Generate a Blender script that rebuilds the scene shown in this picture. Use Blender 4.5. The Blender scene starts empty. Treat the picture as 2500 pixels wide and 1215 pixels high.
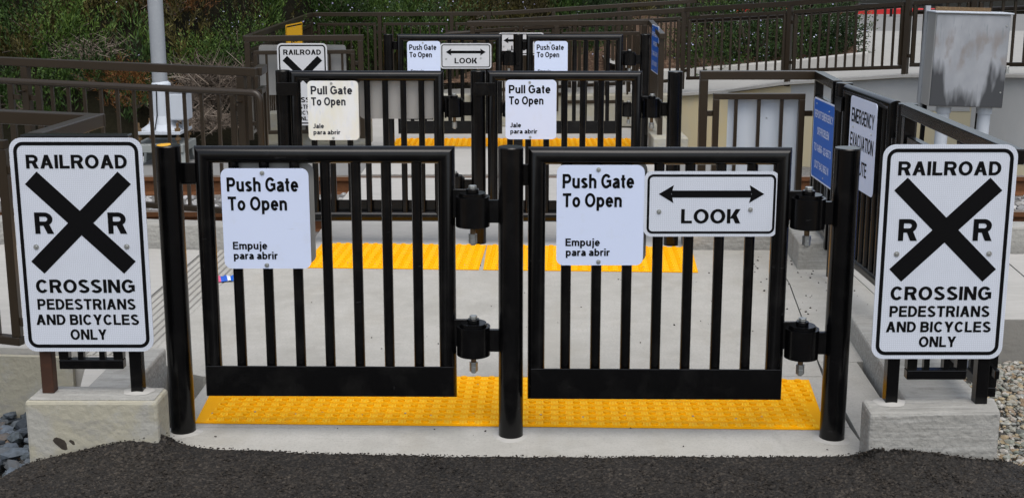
import bpy, math, random
from mathutils import Vector, Matrix, noise
random.seed(7)
SC = bpy.context.scene
COL = SC.collection
R_ = math.radians

# ---------------------------------------------------------------- camera
PITCH, HC, FPX, CYP, ROLL = .1965, 1.69, 2936.5, 501.0, -.0017
cd = bpy.data.cameras.new('camera'); cam = bpy.data.objects.new('camera', cd); COL.objects.link(cam)
cd.sensor_fit = 'HORIZONTAL'; cd.sensor_width = 36.0
cd.lens = 36.0*FPX/2500.0
cd.shift_y = -(607.5-CYP)/2500.0
cd.clip_end = 500; cd.clip_start = .05
cam.location = (0, 0, HC)
cam.rotation_euler = (math.pi/2-PITCH, -ROLL*0.0, 0)
SC.camera = cam

# ---------------------------------------------------------------- sky, sun, exposure
SUN_EL, SUN_AZ = R_(63), R_(166)
w = bpy.data.worlds.new('World'); SC.world = w; w.use_nodes = True
nt = w.node_tree; nt.nodes.clear()
sky = nt.nodes.new('ShaderNodeTexSky'); sky.sky_type = 'NISHITA'; sky.sun_disc = False
sky.sun_elevation = SUN_EL; sky.sun_rotation = SUN_AZ
sky.dust_density = 3.0; sky.ozone_density = 1.5
hs = nt.nodes.new('ShaderNodeHueSaturation'); hs.inputs['Saturation'].default_value = .5
bg = nt.nodes.new('ShaderNodeBackground'); bg.inputs['Strength'].default_value = .15
wo = nt.nodes.new('ShaderNodeOutputWorld')
nt.links.new(sky.outputs[0], hs.inputs['Color']); nt.links.new(hs.outputs[0], bg.inputs[0]); nt.links.new(bg.outputs[0], wo.inputs[0])
sl = bpy.data.lights.new('sun', 'SUN'); sl.energy = 1.2; sl.angle = R_(50); sl.color = (1, .96, .9)
so = bpy.data.objects.new('sun', sl); COL.objects.link(so)
sd = Vector((math.sin(SUN_AZ)*math.cos(SUN_EL), math.cos(SUN_AZ)*math.cos(SUN_EL), math.sin(SUN_EL)))
so.rotation_euler = sd.to_track_quat('Z', 'Y').to_euler(); so.location = (0, -3, 8)
SC.view_settings.view_transform = 'Standard'; SC.view_settings.look = 'None'
SC.view_settings.exposure = 0.36; SC.view_settings.gamma = 1.0

# ---------------------------------------------------------------- pixel (of the 2500 px photo) -> place
def ray(px, py):
    X = (px-1250)/FPX; U = -(py-CYP)/FPX
    return (X, math.cos(PITCH)+U*math.sin(PITCH), -math.sin(PITCH)+U*math.cos(PITCH))
def at(px, py, Y):
    d = ray(px, py); t = Y/d[1]; return Vector((d[0]*t, Y, HC+d[2]*t))
def atz(px, py, z):
    d = ray(px, py); t = (z-HC)/d[2]; return Vector((d[0]*t, d[1]*t, z))

# ---------------------------------------------------------------- materials
def mat(name, base, rough=.6, spec=.5, metal=0., var=(), bump=None, coat=0., sat=None):
    """var: list of (scale, amount, colour, lo, hi, stretch) layers mixed over base by noise; bump=(scale, strength, dist)"""
    m = bpy.data.materials.new(name); m.use_nodes = True
    n = m.node_tree.nodes; l = m.node_tree.links
    b = n['Principled BSDF']
    b.inputs['Roughness'].default_value = rough; b.inputs['Metallic'].default_value = metal
    b.inputs['Specular IOR Level'].default_value = spec; b.inputs['Coat Weight'].default_value = coat
    b.inputs['Coat Roughness'].default_value = .12
    b.inputs['Base Color'].default_value = (*base, 1)
    tc = n.new('ShaderNodeTexCoord')
    geo = n.new('ShaderNodeNewGeometry')
    cur = None
    for (sc, amt, col, lo, hi, st) in var:
        mp = n.new('ShaderNodeMapping'); mp.inputs['Scale'].default_value = st
        l.new(geo.outputs['Position'], mp.inputs['Vector'])
        nz = n.new('ShaderNodeTexNoise'); nz.inputs['Scale'].default_value = sc; nz.inputs['Detail'].default_value = 6; nz.inputs['Roughness'].default_value = .62
        l.new(mp.outputs[0], nz.inputs['Vector'])
        mr = n.new('ShaderNodeMapRange'); mr.inputs[1].default_value = lo; mr.inputs[2].default_value = hi; mr.inputs[4].default_value = amt
        l.new(nz.outputs['Fac'], mr.inputs[0])
        mx = n.new('ShaderNodeMix'); mx.data_type = 'RGBA'
        l.new(mr.outputs[0], mx.inputs[0])
        if cur is None: mx.inputs[6].default_value = (*base, 1)
        else: l.new(cur, mx.inputs[6])
        mx.inputs[7].default_value = (*col, 1)
        cur = mx.outputs[2]
    if cur is not None: l.new(cur, b.inputs['Base Color'])
    if bump:
        nz = n.new('ShaderNodeTexNoise'); nz.inputs['Scale'].default_value = bump[0]; nz.inputs['Detail'].default_value = 5
        l.new(geo.outputs['Position'], nz.inputs['Vector'])
        bp = n.new('ShaderNodeBump'); bp.inputs['Strength'].default_value = bump[1]; bp.inputs['Distance'].default_value = bump[2]
        l.new(nz.outputs['Fac'], bp.inputs['Height']); l.new(bp.outputs[0], b.inputs['Normal'])
    return m
ONE = (1, 1, 1)
M = {}
M['black'] = mat('black_paint', (.0018, .0018, .0021), .22, .33, var=[(34, .3, (.05, .05, .052), .67, .73, (.2, 1, 1.4)), (130, .8, (.2, .2, .2), .765, .78, ONE), (55, .35, (.07, .07, .075), .7, .8, (1, 1, .35)), (9, .5, (.012, .0115, .011), .5, .7, ONE)], bump=(160, .06, .002))
M['brown'] = mat('brown_paint', (.024, .0165, .0095), .32, .42, var=[(3, .5, (.030, .021, .012), .4, .7, ONE), (45, .6, (.035, .025, .018), .66, .78, ONE)], bump=(140, .1, .002))
M['rusty'] = mat('rusty_brown_paint', (.045, .02, .012), .6, .3, var=[(20, .6, (.09, .035, .015), .45, .7, ONE)])
M['concrete'] = mat('concrete', (.43, .42, .385), .85, .3, var=[(1.6, .75, (.33, .32, .285), .42, .68, ONE), (4, .5, (.36, .335, .28), .52, .7, (1, .5, 1)), (11, .5, (.52, .505, .465), .45, .75, ONE), (85, .55, (.29, .28, .255), .5, .7, ONE), (200, .6, (.27, .26, .24), .52, .68, ONE), (.9, .5, (.36, .345, .3), .54, .62, (1, .3, 1)), (3.3, .6, (.31, .3, .27), .62, .7, (1, .35, 1)), (30, .5, (.2, .19, .17), .68, .76, (1, .6, 1)), (5, .5, (.3, .28, .24), .6, .8, (1, 4, 1))], bump=(220, .25, .003))
M['smooth_concrete'] = mat('smooth_concrete', (.42, .41, .385), .85, .3, var=[(2.2, .5, (.34, .335, .31), .4, .7, ONE), (18, .5, (.5, .49, .46), .48, .75, (.25, 1, 1)), (28, .6, (.27, .265, .25), .58, .78, (.2, 1, 1)), (200, .3, (.28, .27, .25), .55, .75, ONE)], bump=(90, .2, .003))
M['block_concrete'] = mat('cast_concrete', (.33, .325, .30), .88, .3, var=[(4, .55, (.25, .245, .225), .42, .68, ONE), (16, .6, (.19, .185, .165), .6, .76, (.5, 1, 1.6)), (34, .65, (.44, .435, .41), .46, .66, (.1, 1, 2.5)), (22, .5, (.17, .165, .15), .6, .72, (.12, 1, 3)), (7, .6, (.2, .19, .165), .58, .7, (1, 1, .5)), (150, .4, (.2, .19, .165), .6, .75, ONE)], bump=(45, .6, .012))
M['cream_concrete'] = mat('cream_painted_concrete', (.37, .35, .275), .85, .3, var=[(4, .55, (.33, .315, .26), .4, .7, ONE), (13, .55, (.24, .2, .13), .6, .76, (1, 1, .5)), (8, .6, (.36, .36, .345), .5, .62, ONE), (60, .5, (.2, .18, .14), .66, .76, ONE), (5, .6, (.27, .265, .25), .55, .66, (1, 1, 2)), (26, .7, (.16, .135, .1), .68, .75, (.5, 1, 1))], bump=(40, .5, .01))
M['cream_wall'] = mat('cream_wall_paint', (.58, .52, .36), .8, .3, var=[(1.1, .7, (.62, .5, .27), .45, .7, (1, 1, .5)), (5, .5, (.5, .48, .42), .5, .75, (1, 1, .3)), (24, .4, (.3, .27, .2), .66, .78, (1, 1, .2))], bump=(50, .2, .004))
M['grey_wall'] = mat('grey_wall_paint', (.43, .44, .44), .8, .3, var=[(1.5, .5, (.37, .375, .37), .4, .7, ONE), (9, .4, (.5, .5, .48), .5, .75, (1, 1, .3)), (26, .4, (.25, .25, .24), .66, .78, ONE)], bump=(50, .2, .004))
M['dark_concrete'] = mat('dark_concrete', (.2, .195, .18), .9, .25, var=[(3, .6, (.27, .26, .235), .4, .7, ONE), (25, .6, (.12, .115, .105), .55, .75, (.3, 1, 1))], bump=(60, .4, .006))
M['white_sheet'] = mat('white_sign_sheet', (.625, .70, .885), .38, .4, var=[(3, .3, (.59, .67, .86), .4, .7, ONE), (45, .6, (.36, .37, .4), .685, .74, (.16, 1, 2.2)), (14, .25, (.55, .58, .62), .55, .75, ONE)])
M['dirty_sheet'] = mat('streaked_sign_sheet', (.72, .74, .74), .45, .4, var=[(9, .75, (.7, .69, .58), .42, .6, (1, 1, .35)), (26, .6, (.36, .43, .62), .62, .72, (1, 1, .22)), (40, .5, (.62, .66, .74), .5, .7, (1, 1, .3))])
M['ink'] = mat('black_ink', (.003, .003, .0035), .65, .1)
M['faded_ink'] = mat('faded_ink', (.02, .022, .03), .5, .3, var=[(70, .5, (.3, .31, .33), .62, .7, ONE)])
M['blue'] = mat('blue_sign_sheet', (.009, .105, .50), .45, .25, var=[(4, .4, (.013, .125, .56), .4, .7, ONE)])
M['yellow_sign'] = mat('yellow_sign_sheet', (.8, .42, .012), .4, .4)
M['sheet_back'] = mat('bare_aluminium_sheet', (.36, .36, .35), .45, .5, metal=.25, var=[(3, .6, (.43, .43, .425), .4, .7, (1, 1, .5)), (30, .4, (.26, .26, .255), .6, .75, (1, 1, .3))])
M['pale_sheet'] = mat('pale_painted_sheet', (.5, .56, .63), .5, .4, var=[(3, .6, (.58, .62, .67), .4, .65, (3, 1, .4)), (17, .6, (.32, .37, .44), .66, .74, (.5, 1, 3))])
M['steel'] = mat('zinc_plated_steel', (.47, .49, .48), .38, .5, metal=.8, var=[(60, .4, (.33, .31, .26), .5, .7, ONE)])
M['rust_steel'] = mat('rusty_steel', (.16, .1, .05), .6, .5, metal=.5, var=[(80, .6, (.35, .25, .12), .5, .7, ONE)])
M['galv'] = mat('galvanised_steel', (.36, .385, .41), .42, .5, metal=.35, var=[(6, .5, (.29, .31, .34), .4, .7, (1, 1, .3)), (40, .4, (.45, .47, .49), .5, .7, ONE)])
M['light_grey'] = mat('light_grey_enamel', (.5, .54, .59), .45, .4, var=[(5, .4, (.42, .46, .5), .4, .7, ONE)])
M['stool'] = mat('grey_green_steel', (.27, .29, .28), .55, .4, var=[(6, .5, (.2, .21, .2), .4, .7, ONE)])
M['rail'] = mat('rusty_rail_steel', (.11, .043, .016), .75, .3, var=[(6, .7, (.17, .07, .025), .4, .7, (.3, 1, 1)), (40, .6, (.05, .025, .013), .5, .7, ONE)], bump=(60, .3, .004))
M['railtop'] = mat('worn_rail_head', (.3, .25, .21), .35, .5, metal=.6)
M['timber'] = mat('weathered_sleeper', (.09, .065, .05), .9, .2, var=[(20, .7, (.14, .11, .09), .4, .7, (.2, 1, 1))], bump=(40, .5, .006))
M['ballast'] = mat('ballast_bed', (.22, .215, .205), .95, .2, var=[(18, .8, (.1, .097, .09), .42, .6, ONE), (60, .7, (.36, .355, .34), .52, .7, ONE)], bump=(50, 1., .03))
M['dirt'] = mat('dry_soil', (.17, .125, .085), .95, .2, var=[(3, .7, (.1, .075, .05), .4, .7, ONE), (40, .6, (.25, .2, .14), .5, .7, ONE)], bump=(30, .8, .02))
M['mulch'] = mat('wood_chip_mulch', (.085, .05, .032), .95, .2, var=[(22, .8, (.22, .15, .1), .48, .62, ONE), (45, .8, (.05, .03, .02), .5, .62, ONE)], bump=(40, 1., .03))
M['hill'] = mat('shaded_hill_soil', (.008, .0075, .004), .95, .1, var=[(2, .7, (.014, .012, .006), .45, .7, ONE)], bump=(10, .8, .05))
M['paving'] = mat('upper_paving', (.33, .325, .305), .85, .3, var=[(2, .5, (.39, .385, .36), .4, .7, ONE), (20, .4, (.26, .25, .23), .5, .7, ONE)])
M['street'] = mat('grey_street', (.2, .2, .195), .9, .3, var=[(2, .5, (.24, .235, .225), .4, .7, ONE)])
M['red_paint'] = mat('red_kerb_paint', (.5, .02, .022), .6, .3, var=[(6, .5, (.38, .02, .02), .45, .7, ONE)])
M['bark'] = mat('dry_twig', (.17, .14, .11), .9, .2, var=[(4, .7, (.09, .075, .06), .4, .6, ONE)])

def leafmat(name, c1, c2, c3, tr=.25):
    m = bpy.data.materials.new(name); m.use_nodes = True
    n = m.node_tree.nodes; l = m.node_tree.links; b = n['Principled BSDF']
    g = n.new('ShaderNodeNewGeometry'); r = n.new('ShaderNodeValToRGB')
    r.color_ramp.elements[0].color = (*c1, 1); r.color_ramp.elements[1].color = (*c3, 1)
    e = r.color_ramp.elements.new(.55); e.color = (*c2, 1)
    nz = n.new('ShaderNodeTexNoise'); nz.inputs['Scale'].default_value = 1.3; nz.inputs['Detail'].default_value = 4
    l.new(g.outputs['Position'], nz.inputs['Vector'])
    ma = n.new('ShaderNodeMath'); ma.operation = 'MULTIPLY_ADD'; ma.inputs[1].default_value = .55
    l.new(g.outputs['Random Per Island'], ma.inputs[0])
    mb = n.new('ShaderNodeMath'); mb.operation = 'MULTIPLY_ADD'; mb.inputs[1].default_value = 1.5; mb.inputs[2].default_value = -.5
    l.new(nz.outputs['Fac'], mb.inputs[0]); l.new(mb.outputs[0], ma.inputs[2])
    l.new(ma.outputs[0], r.inputs[0]); l.new(r.outputs[0], b.inputs['Base Color'])
    b.inputs['Roughness'].default_value = .6; b.inputs['Specular IOR Level'].default_value = .25
    return m
M['leaf'] = leafmat('rosemary_leaf', (.006, .014, .003), (.026, .058, .008), (.095, .155, .026))
M['leaf_olive'] = leafmat('olive_leaf', (.014, .012, .004), (.05, .042, .011), (.115, .1, .026))
M['leaf_dark'] = leafmat('dark_leaf', (.008, .018, .006), (.02, .045, .012), (.07, .12, .03))
M['leaf_orange'] = leafmat('dead_orange_leaf', (.05, .02, .006), (.14, .055, .012), (.24, .11, .03))
M['flower'] = leafmat('pale_violet_flower', (.3, .28, .45), (.42, .42, .6), (.62, .64, .75))
M['twig'] = leafmat('dry_pale_twig', (.06, .046, .036), (.17, .135, .105), (.34, .29, .24))

def stonemat(name, stops):
    m = bpy.data.materials.new(name); m.use_nodes = True
    n = m.node_tree.nodes; l = m.node_tree.links; b = n['Principled BSDF']
    g = n.new('ShaderNodeNewGeometry'); r = n.new('ShaderNodeValToRGB')
    for i, c in enumerate(stops):
        p = i/(len(stops)-1)
        e = r.color_ramp.elements[0] if i == 0 else (r.color_ramp.elements[-1] if i == len(stops)-1 else r.color_ramp.elements.new(p))
        e.position = p; e.color = (*c, 1)
    nz = n.new('ShaderNodeTexNoise'); nz.inputs['Scale'].default_value = 60; nz.inputs['Detail'].default_value = 4
    l.new(g.outputs['Position'], nz.inputs['Vector'])
    ad = n.new('ShaderNodeMath'); ad.operation = 'MULTIPLY_ADD'; ad.inputs[1].default_value = .3; 
    sb = n.new('ShaderNodeMath'); sb.operation = 'SUBTRACT'; sb.inputs[1].default_value = .15
    l.new(nz.outputs['Fac'], ad.inputs[0]); l.new(g.outputs['Random Per Island'], sb.inputs[0]); l.new(sb.outputs[0], ad.inputs[2])
    l.new(ad.outputs[0], r.inputs[0]); l.new(r.outputs[0], b.inputs['Base Color'])
    b.inputs['Roughness'].default_value = .85; b.inputs['Specular IOR Level'].default_value = .3
    return m
M['stone'] = stonemat('mixed_gravel', [(.09, .1, .095), (.3, .29, .25), (.16, .18, .15), (.42, .41, .38), (.2, .14, .09), (.33, .27, .17), (.24, .25, .24)])
M['stone_grey'] = stonemat('grey_ballast', [(.12, .12, .125), (.3, .3, .3), (.42, .42, .42), (.2, .2, .2), (.5, .5, .49), (.25, .24, .22)])
M['stone_blue'] = stonemat('blue_grey_rock', [(.03, .037, .045), (.07, .085, .105), (.12, .145, .175), (.05, .06, .065), (.1, .115, .13), (.09, .095, .1), (.16, .11, .07)])
M['crumb'] = stonemat('asphalt_crumb', [(.005, .0042, .0034), (.02, .0165, .013), (.052, .043, .034), (.011, .009, .0075), (.032, .0265, .021)])

# asphalt: voronoi aggregate
def asphalt():
    m = mat('asphalt', (.02, .018, .0165), .72, .4)
    n = m.node_tree.nodes; l = m.node_tree.links; b = n['Principled BSDF']
    g = n.new('ShaderNodeNewGeometry')
    v = n.new('ShaderNodeTexVoronoi'); v.inputs['Scale'].default_value = 120
    l.new(g.outputs['Position'], v.inputs['Vector'])
    r = n.new('ShaderNodeValToRGB'); r.color_ramp.elements[0].color = (.005, .004, .003, 1); r.color_ramp.elements[1].color = (.058, .048, .037, 1)
    e = r.color_ramp.elements.new(.6); e.color = (.016, .013, .0100, 1)
    l.new(v.outputs['Color'], r.inputs[0])
    nz = n.new('ShaderNodeTexNoise'); nz.inputs['Scale'].default_value = 3; nz.inputs['Detail'].default_value = 5
    l.new(g.outputs['Position'], nz.inputs['Vector'])
    mr = n.new('ShaderNodeMapRange'); mr.inputs[1].default_value = .35; mr.inputs[2].default_value = .7; mr.inputs[3].default_value = .75; mr.inputs[4].default_value = 1.35
    l.new(nz.outputs['Fac'], mr.inputs[0])
    hv = n.new('ShaderNodeHueSaturation'); l.new(r.outputs[0], hv.inputs['Color']); l.new(mr.outputs[0], hv.inputs['Value'])
    l.new(hv.outputs[0], b.inputs['Base Color'])
    v2 = n.new('ShaderNodeTexVoronoi'); v2.inputs['Scale'].default_value = 105; v2.feature = 'F1'
    l.new(g.outputs['Position'], v2.inputs['Vector'])
    iv = n.new('ShaderNodeMath'); iv.operation = 'SUBTRACT'; iv.inputs[0].default_value = 1; l.new(v2.outputs['Distance'], iv.inputs[1])
    bp = n.new('ShaderNodeBump'); bp.inputs['Strength'].default_value = 1.0; bp.inputs['Distance'].default_value = .006
    l.new(iv.outputs[0], bp.inputs['Height']); l.new(bp.outputs[0], b.inputs['Normal'])
    return m
M['asphalt'] = asphalt()

# tactile yellow: woven ribs between the domes
def tactile():
    m = mat('yellow_tactile_paint', (.95, .44, .0), .55, .1, var=[(2.5, .5, (.86, .36, .0), .4, .7, ONE), (9, .35, (.70, .38, .05), .55, .75, ONE), (120, .5, (.3, .17, .02), .7, .78, ONE)])
    n = m.node_tree.nodes; l = m.node_tree.links; b = n['Principled BSDF']
    g = n.new('ShaderNodeNewGeometry')
    br = n.new('ShaderNodeTexBrick'); br.inputs['Scale'].default_value = 20
    br.inputs['Color1'].default_value = (1, 1, 1, 1); br.inputs['Color2'].default_value = (1, 1, 1, 1); br.inputs['Mortar'].default_value = (0, 0, 0, 1)
    br.inputs['Mortar Size'].default_value = .05; br.inputs['Brick Width'].default_value = .6; br.inputs['Row Height'].default_value = .27
    l.new(g.outputs['Position'], br.inputs['Vector'])
    bp = n.new('ShaderNodeBump'); bp.inputs['Strength'].default_value = .35; bp.inputs['Distance'].default_value = .003
    l.new(br.outputs['Color'], bp.inputs['Height']); l.new(bp.outputs[0], b.inputs['Normal'])
    return m
M['tactile'] = tactile()
M['tactile_ridge'] = mat('worn_lit_yellow_ridge', (1.0, .58, .015), .5, .15, var=[(6, .4, (.97, .5, .006), .4, .7, ONE)])  # lighter yellow paints relief contrast into the raised ribs, on top of some wear

# retroreflective sheet with a honeycomb cell pattern (object coordinates)
def honeycomb(name, c, cell):
    m = mat(name, c, .4, .4)
    n = m.node_tree.nodes; l = m.node_tree.links; b = n['Principled BSDF']
    g = n.new('ShaderNodeTexCoord')
    mp = n.new('ShaderNodeMapping'); mp.inputs['Rotation'].default_value = (math.pi/2, 0, 0)
    l.new(g.outputs['Object'], mp.inputs['Vector'])
    v = n.new('ShaderNodeTexVoronoi'); v.feature = 'DISTANCE_TO_EDGE'; v.voronoi_dimensions = '2D'
    v.inputs['Scale'].default_value = 150; v.inputs['Randomness'].default_value = .35
    l.new(mp.outputs[0], v.inputs['Vector'])
    r = n.new('ShaderNodeMapRange'); r.inputs[1].default_value = .04; r.inputs[2].default_value = .16; l.new(v.outputs['Distance'], r.inputs[0])
    nz = n.new('ShaderNodeTexNoise'); nz.inputs['Scale'].default_value = 7; nz.inputs['Detail'].default_value = 5; l.new(g.outputs['Object'], nz.inputs['Vector'])
    mx = n.new('ShaderNodeMix'); mx.data_type = 'RGBA'; mx.inputs[6].default_value = (*cell, 1); mx.inputs[7].default_value = (*c, 1); l.new(r.outputs[0], mx.inputs[0])
    m2 = n.new('ShaderNodeMix'); m2.data_type = 'RGBA'; m2.inputs[7].default_value = (c[0]*.82, c[1]*.82, c[2]*.82, 1)
    r2 = n.new('ShaderNodeMapRange'); r2.inputs[1].default_value = .5; r2.inputs[2].default_value = .8; r2.inputs[4].default_value = .7; l.new(nz.outputs['Fac'], r2.inputs[0])
    l.new(r2.outputs[0], m2.inputs[0]); l.new(mx.outputs[2], m2.inputs[6]); l.new(m2.outputs[2], b.inputs['Base Color'])
    return m
M['reflective'] = honeycomb('reflective_sheet', (.63, .67, .745), (.48, .515, .58))
M['reflective_grey'] = honeycomb('old_reflective_sheet', (.62, .63, .65), (.45, .46, .48))

# cabinet: grey over-painted patches with runs
def cabinet_mat():
    m = mat('patched_cabinet_paint', (.4, .42, .44), .75, .2)
    n = m.node_tree.nodes; l = m.node_tree.links; b = n['Principled BSDF']
    tc = n.new('ShaderNodeTexCoord'); sp = n.new('ShaderNodeSeparateXYZ'); l.new(tc.outputs['Object'], sp.inputs[0])
    def noise_(scale, st, detail=5):
        mp = n.new('ShaderNodeMapping'); mp.inputs['Scale'].default_value = st; l.new(tc.outputs['Object'], mp.inputs['Vector'])
        z = n.new('ShaderNodeTexNoise'); z.inputs['Scale'].default_value = scale; z.inputs['Detail'].default_value = detail; l.new(mp.outputs[0], z.inputs['Vector']); return z.outputs['Fac']
    def maprange(src, a, b_, c=0, d=1):
        r = n.new('ShaderNodeMapRange'); r.inputs[1].default_value = a; r.inputs[2].default_value = b_; r.inputs[3].default_value = c; r.inputs[4].default_value = d; l.new(src, r.inputs[0]); return r.outputs[0]
    def mathn(op, a, b_):
        q = n.new('ShaderNodeMath'); q.operation = op
        for i, s in enumerate((a, b_)):
            if isinstance(s, (int, float)): q.inputs[i].default_value = s
            else: l.new(s, q.inputs[i])
        return q.outputs[0]
    def mix(f, a, b_):
        x = n.new('ShaderNodeMix'); x.data_type = 'RGBA'; l.new(f, x.inputs[0])
        for i, s in ((6, a), (7, b_)):
            if isinstance(s, tuple): x.inputs[i].default_value = (*s, 1)
            else: l.new(s, x.inputs[i])
        return x.outputs[2]
    base = mix(maprange(noise_(5, (1, 1, .6)), .4, .65), (.27, .285, .305), (.35, .365, .39))
    # dark lower coat, its top edge stepping up towards the right and dipping where pale paint has run down
    edge = mathn('ADD', sp.outputs['Z'], mathn('MULTIPLY', noise_(7, (2.2, 1, .5), 2), .45))
    dip = mathn('MULTIPLY', maprange(mathn('ABSOLUTE', mathn('ADD', sp.outputs['X'], .02), 0.), .12, .2, 1, 0), .22)
    dark = maprange(mathn('ADD', edge, dip), .60, .46)
    c = mix(dark, base, (.06, .063, .068))
    sm = mathn('MULTIPLY', maprange(noise_(9, (1.2, 1, .5)), .5, .62), maprange(mathn('ABSOLUTE', mathn('SUBTRACT', sp.outputs['Z'], .47), 0.), .1, .2, .8, 0))
    c = mix(sm, c, (.235, .215, .205))
    st = mathn('MULTIPLY', maprange(noise_(16, (3, 1, .35)), .6, .7), maprange(mathn('ABSOLUTE', mathn('SUBTRACT', sp.outputs['Z'], .6), 0.), .08, .16, .6, 0))
    c = mix(st, c, (.2, .225, .24))
    l.new(c, b.inputs['Base Color'])
    return m
M['cabinet'] = cabinet_mat()

# ---------------------------------------------------------------- mesh builder
class MB:
    def __init__(s): s.v = []; s.f = []
    def add(s, vs, fs):
        o = len(s.v); s.v += [tuple(v) for v in vs]; s.f += [tuple(i+o for i in f) for f in fs]
    def box(s, a, b):
        x0, y0, z0 = a; x1, y1, z1 = b
        s.add([(x0, y0, z0), (x1, y0, z0), (x1, y1, z0), (x0, y1, z0), (x0, y0, z1), (x1, y0, z1), (x1, y1, z1), (x0, y1, z1)],
              [(3, 2, 1, 0), (4, 5, 6, 7), (0, 1, 5, 4), (1, 2, 6, 5), (2, 3, 7, 6), (3, 0, 4, 7)])
    def beam(s, p0, p1, w_, h, plumb=True):
        """bar of width w_ and height h between two points, ends cut upright when plumb"""
        p0 = Vector(p0); p1 = Vector(p1); d = (p1-p0)
        side = d.cross(Vector((0, 0, 1)))
        if side.length < 1e-6: side = Vector((1, 0, 0))
        side.normalize(); up = Vector((0, 0, 1)) if plumb and abs(d.normalized().z) < .8 else side.cross(d).normalized()
        vs = []
        for p in (p0, p1):
            for a, b in ((-1, -1), (1, -1), (1, 1), (-1, 1)): vs.append(p+side*(a*w_/2)+up*(b*h/2))
        s.add(vs, [(0, 1, 2, 3), (7, 6, 5, 4), (0, 4, 5, 1), (1, 5, 6, 2), (2, 6, 7, 3), (3, 7, 4, 0)])
    def cyl(s, p0, p1, r, n=20, r1=None, cap=True):
        p0 = Vector(p0); p1 = Vector(p1); r1 = r if r1 is None else r1
        q = (p1-p0).to_track_quat('Z', 'Y')
        vs = []
        for p, rr in ((p0, r), (p1, r1)):
            for k in range(n):
                a = 2*math.pi*k/n; vs.append(p+q @ Vector((rr*math.cos(a), rr*math.sin(a), 0)))
        fs = [(k, (k+1) % n, n+(k+1) % n, n+k) for k in range(n)]
        if cap: fs += [tuple(reversed(range(n))), tuple(range(n, 2*n))]
        s.add(vs, fs)
    def tube(s, pts, r, n=12, closed=False):
        pts = [Vector(p) for p in pts]; N = len(pts); vs = []
        up = None
        for i, p in enumerate(pts):
            a = pts[(i-1) % N] if (i or closed) else p; b = pts[(i+1) % N] if (i < N-1 or closed) else p
            t = (b-a).normalized()
            d1 = (p-a).normalized() if (p-a).length > 1e-9 else t; d2 = (b-p).normalized() if (b-p).length > 1e-9 else t
            k = 1/max(.5, math.cos(d1.angle(d2)/2)) if d1.length and d2.length else 1
            ref = Vector((0, 1, 0)) if abs(t.y) < .9 else Vector((0, 0, 1))
            u = (ref-t*ref.dot(t)).normalized(); v = t.cross(u)
            bis = d2-d1
            bd = bis.normalized() if bis.length > 1e-6 else None
            for j in range(n):
                an = 2*math.pi*j/n; o = u*math.cos(an)*r+v*math.sin(an)*r
                if bd is not None: o = o+bd*(o.dot(bd))*(k-1)
                vs.append(p+o)
        fs = []
        for i in range(N if closed else N-1):
            i2 = (i+1) % N
            for j in range(n): fs.append((i*n+j, i*n+(j+1) % n, i2*n+(j+1) % n, i2*n+j))
        if not closed: fs += [tuple(reversed(range(n))), tuple((N-1)*n+j for j in range(n))]
        s.add(vs, fs)
    def prism(s, poly, z0, z1):
        n = len(poly)
        ar = sum(poly[i][0]*poly[(i+1) % n][1]-poly[(i+1) % n][0]*poly[i][1] for i in range(n))
        if ar < 0: poly = poly[::-1]
        s.add([(x, y, z0) for x, y in poly]+[(x, y, z1) for x, y in poly],
              [tuple(reversed(range(n))), tuple(range(n, 2*n))]+[(i, (i+1) % n, n+(i+1) % n, n+i) for i in range(n)])
    def face_prism(s, poly, y0, y1):
        """outline in x,z pushed from y0 (front) to y1 (back)"""
        n = len(poly)
        ar = sum(poly[i][0]*poly[(i+1) % n][1]-poly[(i+1) % n][0]*poly[i][1] for i in range(n))
        if ar < 0: poly = poly[::-1]
        s.add([(x, y0, z) for x, z in poly]+[(x, y1, z) for x, z in poly],
              [tuple(range(n)), tuple(reversed(range(n, 2*n)))]+[(i, n+i, n+(i+1) % n, (i+1) % n) for i in range(n)])
    def build(s, name, m, parent=None, smooth=False, bevel=0, loc=None):
        me = bpy.data.meshes.new(name); me.from_pydata(s.v, [], s.f); me.update()
        me.materials.append(m)
        o = bpy.data.objects.new(name, me); COL.objects.link(o)
        if parent: o.parent = parent
        if loc is not None: o.location = loc
        if smooth:
            me.shade_smooth()
            try: me.set_sharp_from_angle(angle=R_(38))
            except Exception: pass
        if bevel:
            b = o.modifiers.new('bevel', 'BEVEL'); b.width = bevel; b.segments = 2; b.limit_method = 'ANGLE'; b.angle_limit = R_(40)
        return o
def tag(o, label=None, cat=None, group=None, kind=None):
    if label: o['label'] = label
    if cat: o['category'] = cat
    if group: o['group'] = group
    if kind: o['kind'] = kind
    return o
def thing(name, label, cat, loc=(0, 0, 0), rz=0, group=None):
    o = bpy.data.objects.new(name, None); COL.objects.link(o); o.empty_display_size = .1
    o.location = loc; o.rotation_euler = (0, 0, rz)
    return tag(o, label, cat, group)
def struct(name, mb, m, **k): return tag(mb.build(name, m, **k), kind='structure')
def dup(o, label=None, parent=None):
    c = o.copy(); COL.objects.link(c)
    if parent: c.parent = parent
    if label: c['label'] = label
    for ch in list(o.children): dup(ch, None, c)
    return c

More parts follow.
